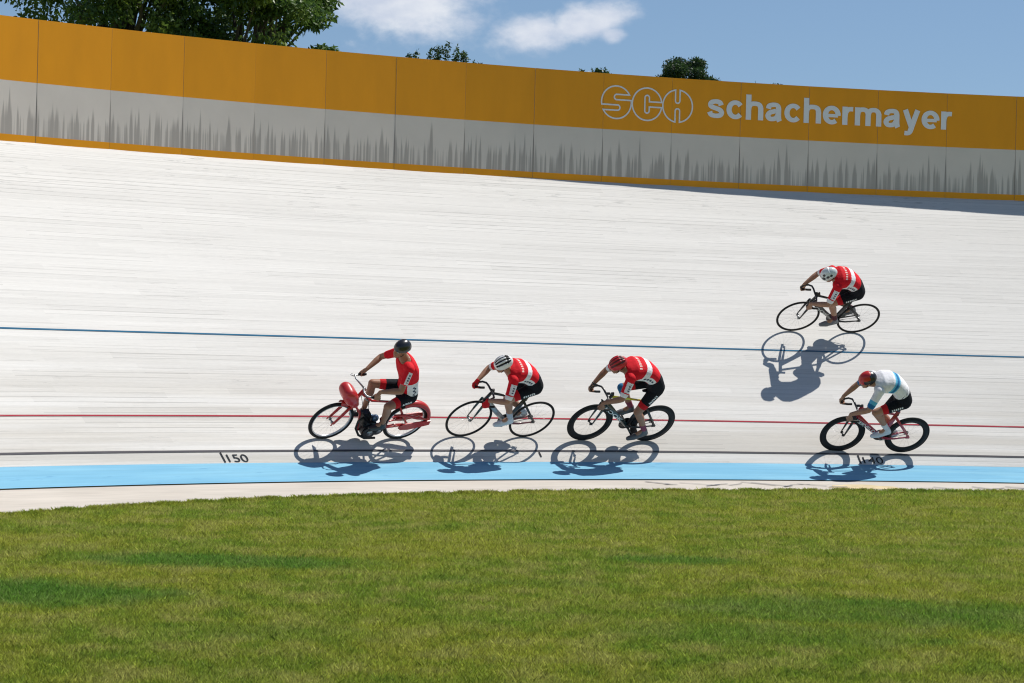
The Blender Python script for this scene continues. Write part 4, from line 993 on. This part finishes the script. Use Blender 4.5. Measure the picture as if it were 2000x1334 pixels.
def motor_pacer():
    M = ride_matrix(-2.142, .321, .003, .739); R = .318
    root = empty('motor_pacer_bike', 'red pacing motorbike with rounded front tank and rear mudguard, leading the row', 'motorbike', M)
    rimm = mat('polished_rim', (.55, .55, .56), .35, .85)
    for x in (.575, -.575): make_wheel(root, x, R, .023, .016, rimm, M_BLACK, 28, width=.017)
    fr = MB(); ht, hb, bb = V3((.335, 0, .86)), V3((.405, 0, .66)), V3((-.12, 0, .22)); st = V3((-.30, 0, .66))
    fr.tube([hb - V3((0, 0, .02)), ht + V3((-.01, 0, .03))], .024, 12)
    fr.tube([ht + V3((0, 0, -.06)), V3((.12, 0, .68)), st], .016, 10); fr.tube([hb, V3((.20, 0, .46)), V3((.10, 0, .16)), bb - V3((0, 0, .04))], .016, 10)
    fr.tube([bb, st + V3((-.02, 0, .06))], .015, 10)
    for sg in (1, -1): fr.tube([bb + V3((0, .03 * sg, -.02)), V3((-.575, .065 * sg, R))], .012, 8); fr.tube([st, V3((-.575, .065 * sg, R))], .011, 8)
    fr.build('frame', M_RED, root)
    f = MB(); f.tube([hb + V3((.01, -.06, -.005)), hb + V3((.01, .06, -.005))], .02, 10)
    for sg in (1, -1): f.tube([hb + V3((.012, .055 * sg, 0)), V3((.49, .06 * sg, .50)), V3((.572, .062 * sg, R))], [.018, .017, .013], 10); f.tube([V3((.47, .06 * sg, .60)), V3((.60, .064 * sg, R - .03))], .009, 8)
    f.build('fork', M_RED, root)
    def mudguard(cx, a0, a1, r, wd, m, name, n=28):
        vs = []; fs = []; secs = [(-wd, -.035), (-wd * .8, .006), (-wd * .3, .018), (wd * .3, .018), (wd * .8, .006), (wd, -.035)]; thin = [(y * .93, z - .006) for y, z in reversed(secs)]
        S_ = secs + thin
        for i in range(n + 1):
            a = math.radians(a0 + (a1 - a0) * i / n)
            for y, z in S_: vs.append((cx + (r + z) * math.cos(a), y, R + (r + z) * math.sin(a)))
        k_ = len(S_); fs = [(i * k_ + j, i * k_ + (j + 1) % k_, (i + 1) * k_ + (j + 1) % k_, (i + 1) * k_ + j) for i in range(n) for j in range(k_)] + [tuple(reversed(range(k_))), tuple(range(n * k_, n * k_ + k_))]
        return MB().add(vs, fs).build(name, m, root)
    mudguard(-.575, 62, 186, R + .028, .052, M_RED, 'rear_mudguard'); mudguard(.575, 88, 128, R + .02, .04, M_RED, 'front_mudguard', 8)
    # chain guard panel on the left of the rear wheel
    pts = [(-.44, .275), (-.48, .250), (-.60, .255), (-.82, .325), (-.895, .35), (-.89, .42), (-.80, .41), (-.66, .385), (-.52, .355), (-.45, .32)]
    for yy in (.085, -.085):
        pv = [(x, yy, z) for x, z in pts] + [(x, yy + .014, z) for x, z in pts]; n = len(pts)
        MB().add(pv, [tuple(range(n)), tuple(reversed(range(n, 2 * n)))] + [(i, (i + 1) % n, n + (i + 1) % n, n + i) for i in range(n)]).build('side_guard', M_RED, root, False)
    for yy in (.08,): MB().tube([(-.28, yy, .50), (-.45, yy, .50), (-.66, yy, .455), (-.84, yy, .43)], [.012, .02, .022, .01], 8).tube([(-.16, yy, .28), (-.34, yy, .33), (-.5, yy, .34)], .012, 8).build('luggage_stay', M_RED, root)
    # tank: a rounded drum hung in front of the steering head
    tk = MB()
    for q_ in range(9):
        f_ = q_ / 8; cc = V3((.570, 0, .838)).lerp(V3((.425, 0, .690)), f_); rr = .090 + .018 * math.sin(math.pi * min(1, f_ * 1.2)) - .022 * f_
        tk.capsule(cc - V3((0, .055, 0)), cc + V3((0, .055, 0)), rr, rr, 24)
    tank = link('front_tank', soften(tk, .009, 10), M_RED, root)
    hb_ = MB()
    for sg in (1, -1): hb_.tube([(.345, 0, .90), (.385, .05 * sg, .925), (.43, .13 * sg, .945), (.415, .195 * sg, .945), (.32, .22 * sg, .94), (.24, .225 * sg, .935)], .012, 10, ref=(.2, .3, .9))
    hb_.tube([(.33, 0, .87), (.345, 0, .91)], .02, 10); bar = hb_.build('handlebar', M_ALU, root)
    for sg in (1, -1):
        MB().tube([(.36, .209 * sg, .943), (.225, .227 * sg, .934)], .0175, 10, ref=(.2, .3, .9)).build('grip', M_BLACK, bar)
        MB().tube([(.42, .19 * sg, .93), (.46, .22 * sg, .925), (.42, .25 * sg, .92)], .006, 6, ref=(.2, .3, .9)).build('brake_lever', M_ALU, bar)
    # engine
    cas = mat('dark_engine_case', (.035, .036, .04), .35, .6); e = MB(); e.cyl((-.02, -.085, .205), (-.02, .085, .205), .108, 26); e.cyl((-.16, -.07, .215), (-.16, .07, .215), .082, 24); e.box((-.08, 0, .28), (.30, .14, .15))
    e.cyl((-.02, .09, .20), (-.02, .105, .20), .095, 26)
    eng = e.build('engine', cas, root, False)
    cy = MB()
    for i in range(9):
        c = V3((.035 + i * .009, 0, .30 + i * .021)); cy.box(c, (.135 - .004 * i, .14 - .004 * i, .009), Matrix.Rotation(math.radians(23), 3, 'Y'))
    cy.tube([(.03, 0, .28), (.118, 0, .49)], .045, 14); cy.build('cylinder_fins', cas, eng, False)
    MB().cyl((-.02, .105, .20), (-.02, .112, .20), .045, 20).cyl((-.17, .08, .21), (-.17, .088, .21), .035, 18).build('engine_cover', M_ALU, eng)
    MB().ball((-.05, .03, .40), (.05, .045, .055)).tube([(-.05, 0, .40), (.05, 0, .42)], .025, 10).build('carburettor', mat('blue_grey_metal', (.10, .16, .26), .3, .7), eng)
    MB().tube([(.12, .03, .42), (.20, .05, .36), (.19, .06, .24), (.11, .08, .14), (.0, .09, .095), (-.16, .09, .10)], [.016, .016, .016, .016, .018, .016], 12).build('exhaust_pipe', mat('dark_exhaust', (.05, .045, .04), .4, .8), root)
    MB().tube([(-.47, 0, .775), (-.40, 0, .785), (-.32, 0, .78), (-.22, 0, .765)], [.03, .045, .035, .014], 14, 1.9).tube([st + V3((-.02, 0, .03)), (-.345, 0, .76)], .014, 8).build('saddle', M_BLACK, root)
    for sg in (1, -1): MB().tube([(-.02, .09 * sg, .31), (-.02, .19 * sg, .31)], .011, 8).box((-.02, .155 * sg, .325), (.08, .08, .016)).build('footrest', M_BLACK, root)
    MB().tube([(.34, .02, .88), (.22, .06, .72), (.10, .05, .50)], .004, 6).tube([(.35, -.02, .90), (.26, -.07, .70), (.12, -.04, .46)], .004, 6).build('control_cable', M_BLACK, root)
    r = rider('motor pacer in short-sleeved red and white jersey and plain black helmet sitting upright', M, (-.345, .855), (-.225, 1.145), (-.035, 1.415), (.115, 1.590), (.95, -.22), ((.285, .221, .945), (.285, -.221, .945)),
          ((-.095, .155, .425), (.04, -.14, .37)), ((.055, .165, .345), (.18, -.15, .30)), moto_kit, [M_JRED, M_JWHITE, M_NAVY], skin=M_SKIN2, helmet='plain', hmats=(mat('glossy_black_helmet', (.012, .012, .014), .3, coat=.3),), shoe=M_SHOEB, knee_out=.10, hem=.12, grip_axis=(.9, -.2, .05), turn=.30, hip_w=.10, sleeve=.62)
    r['group'] = 'cyclists in racing kit'; return root
cyclist_one(); cyclist_two(); cyclist_three(); cyclist_high(); motor_pacer()
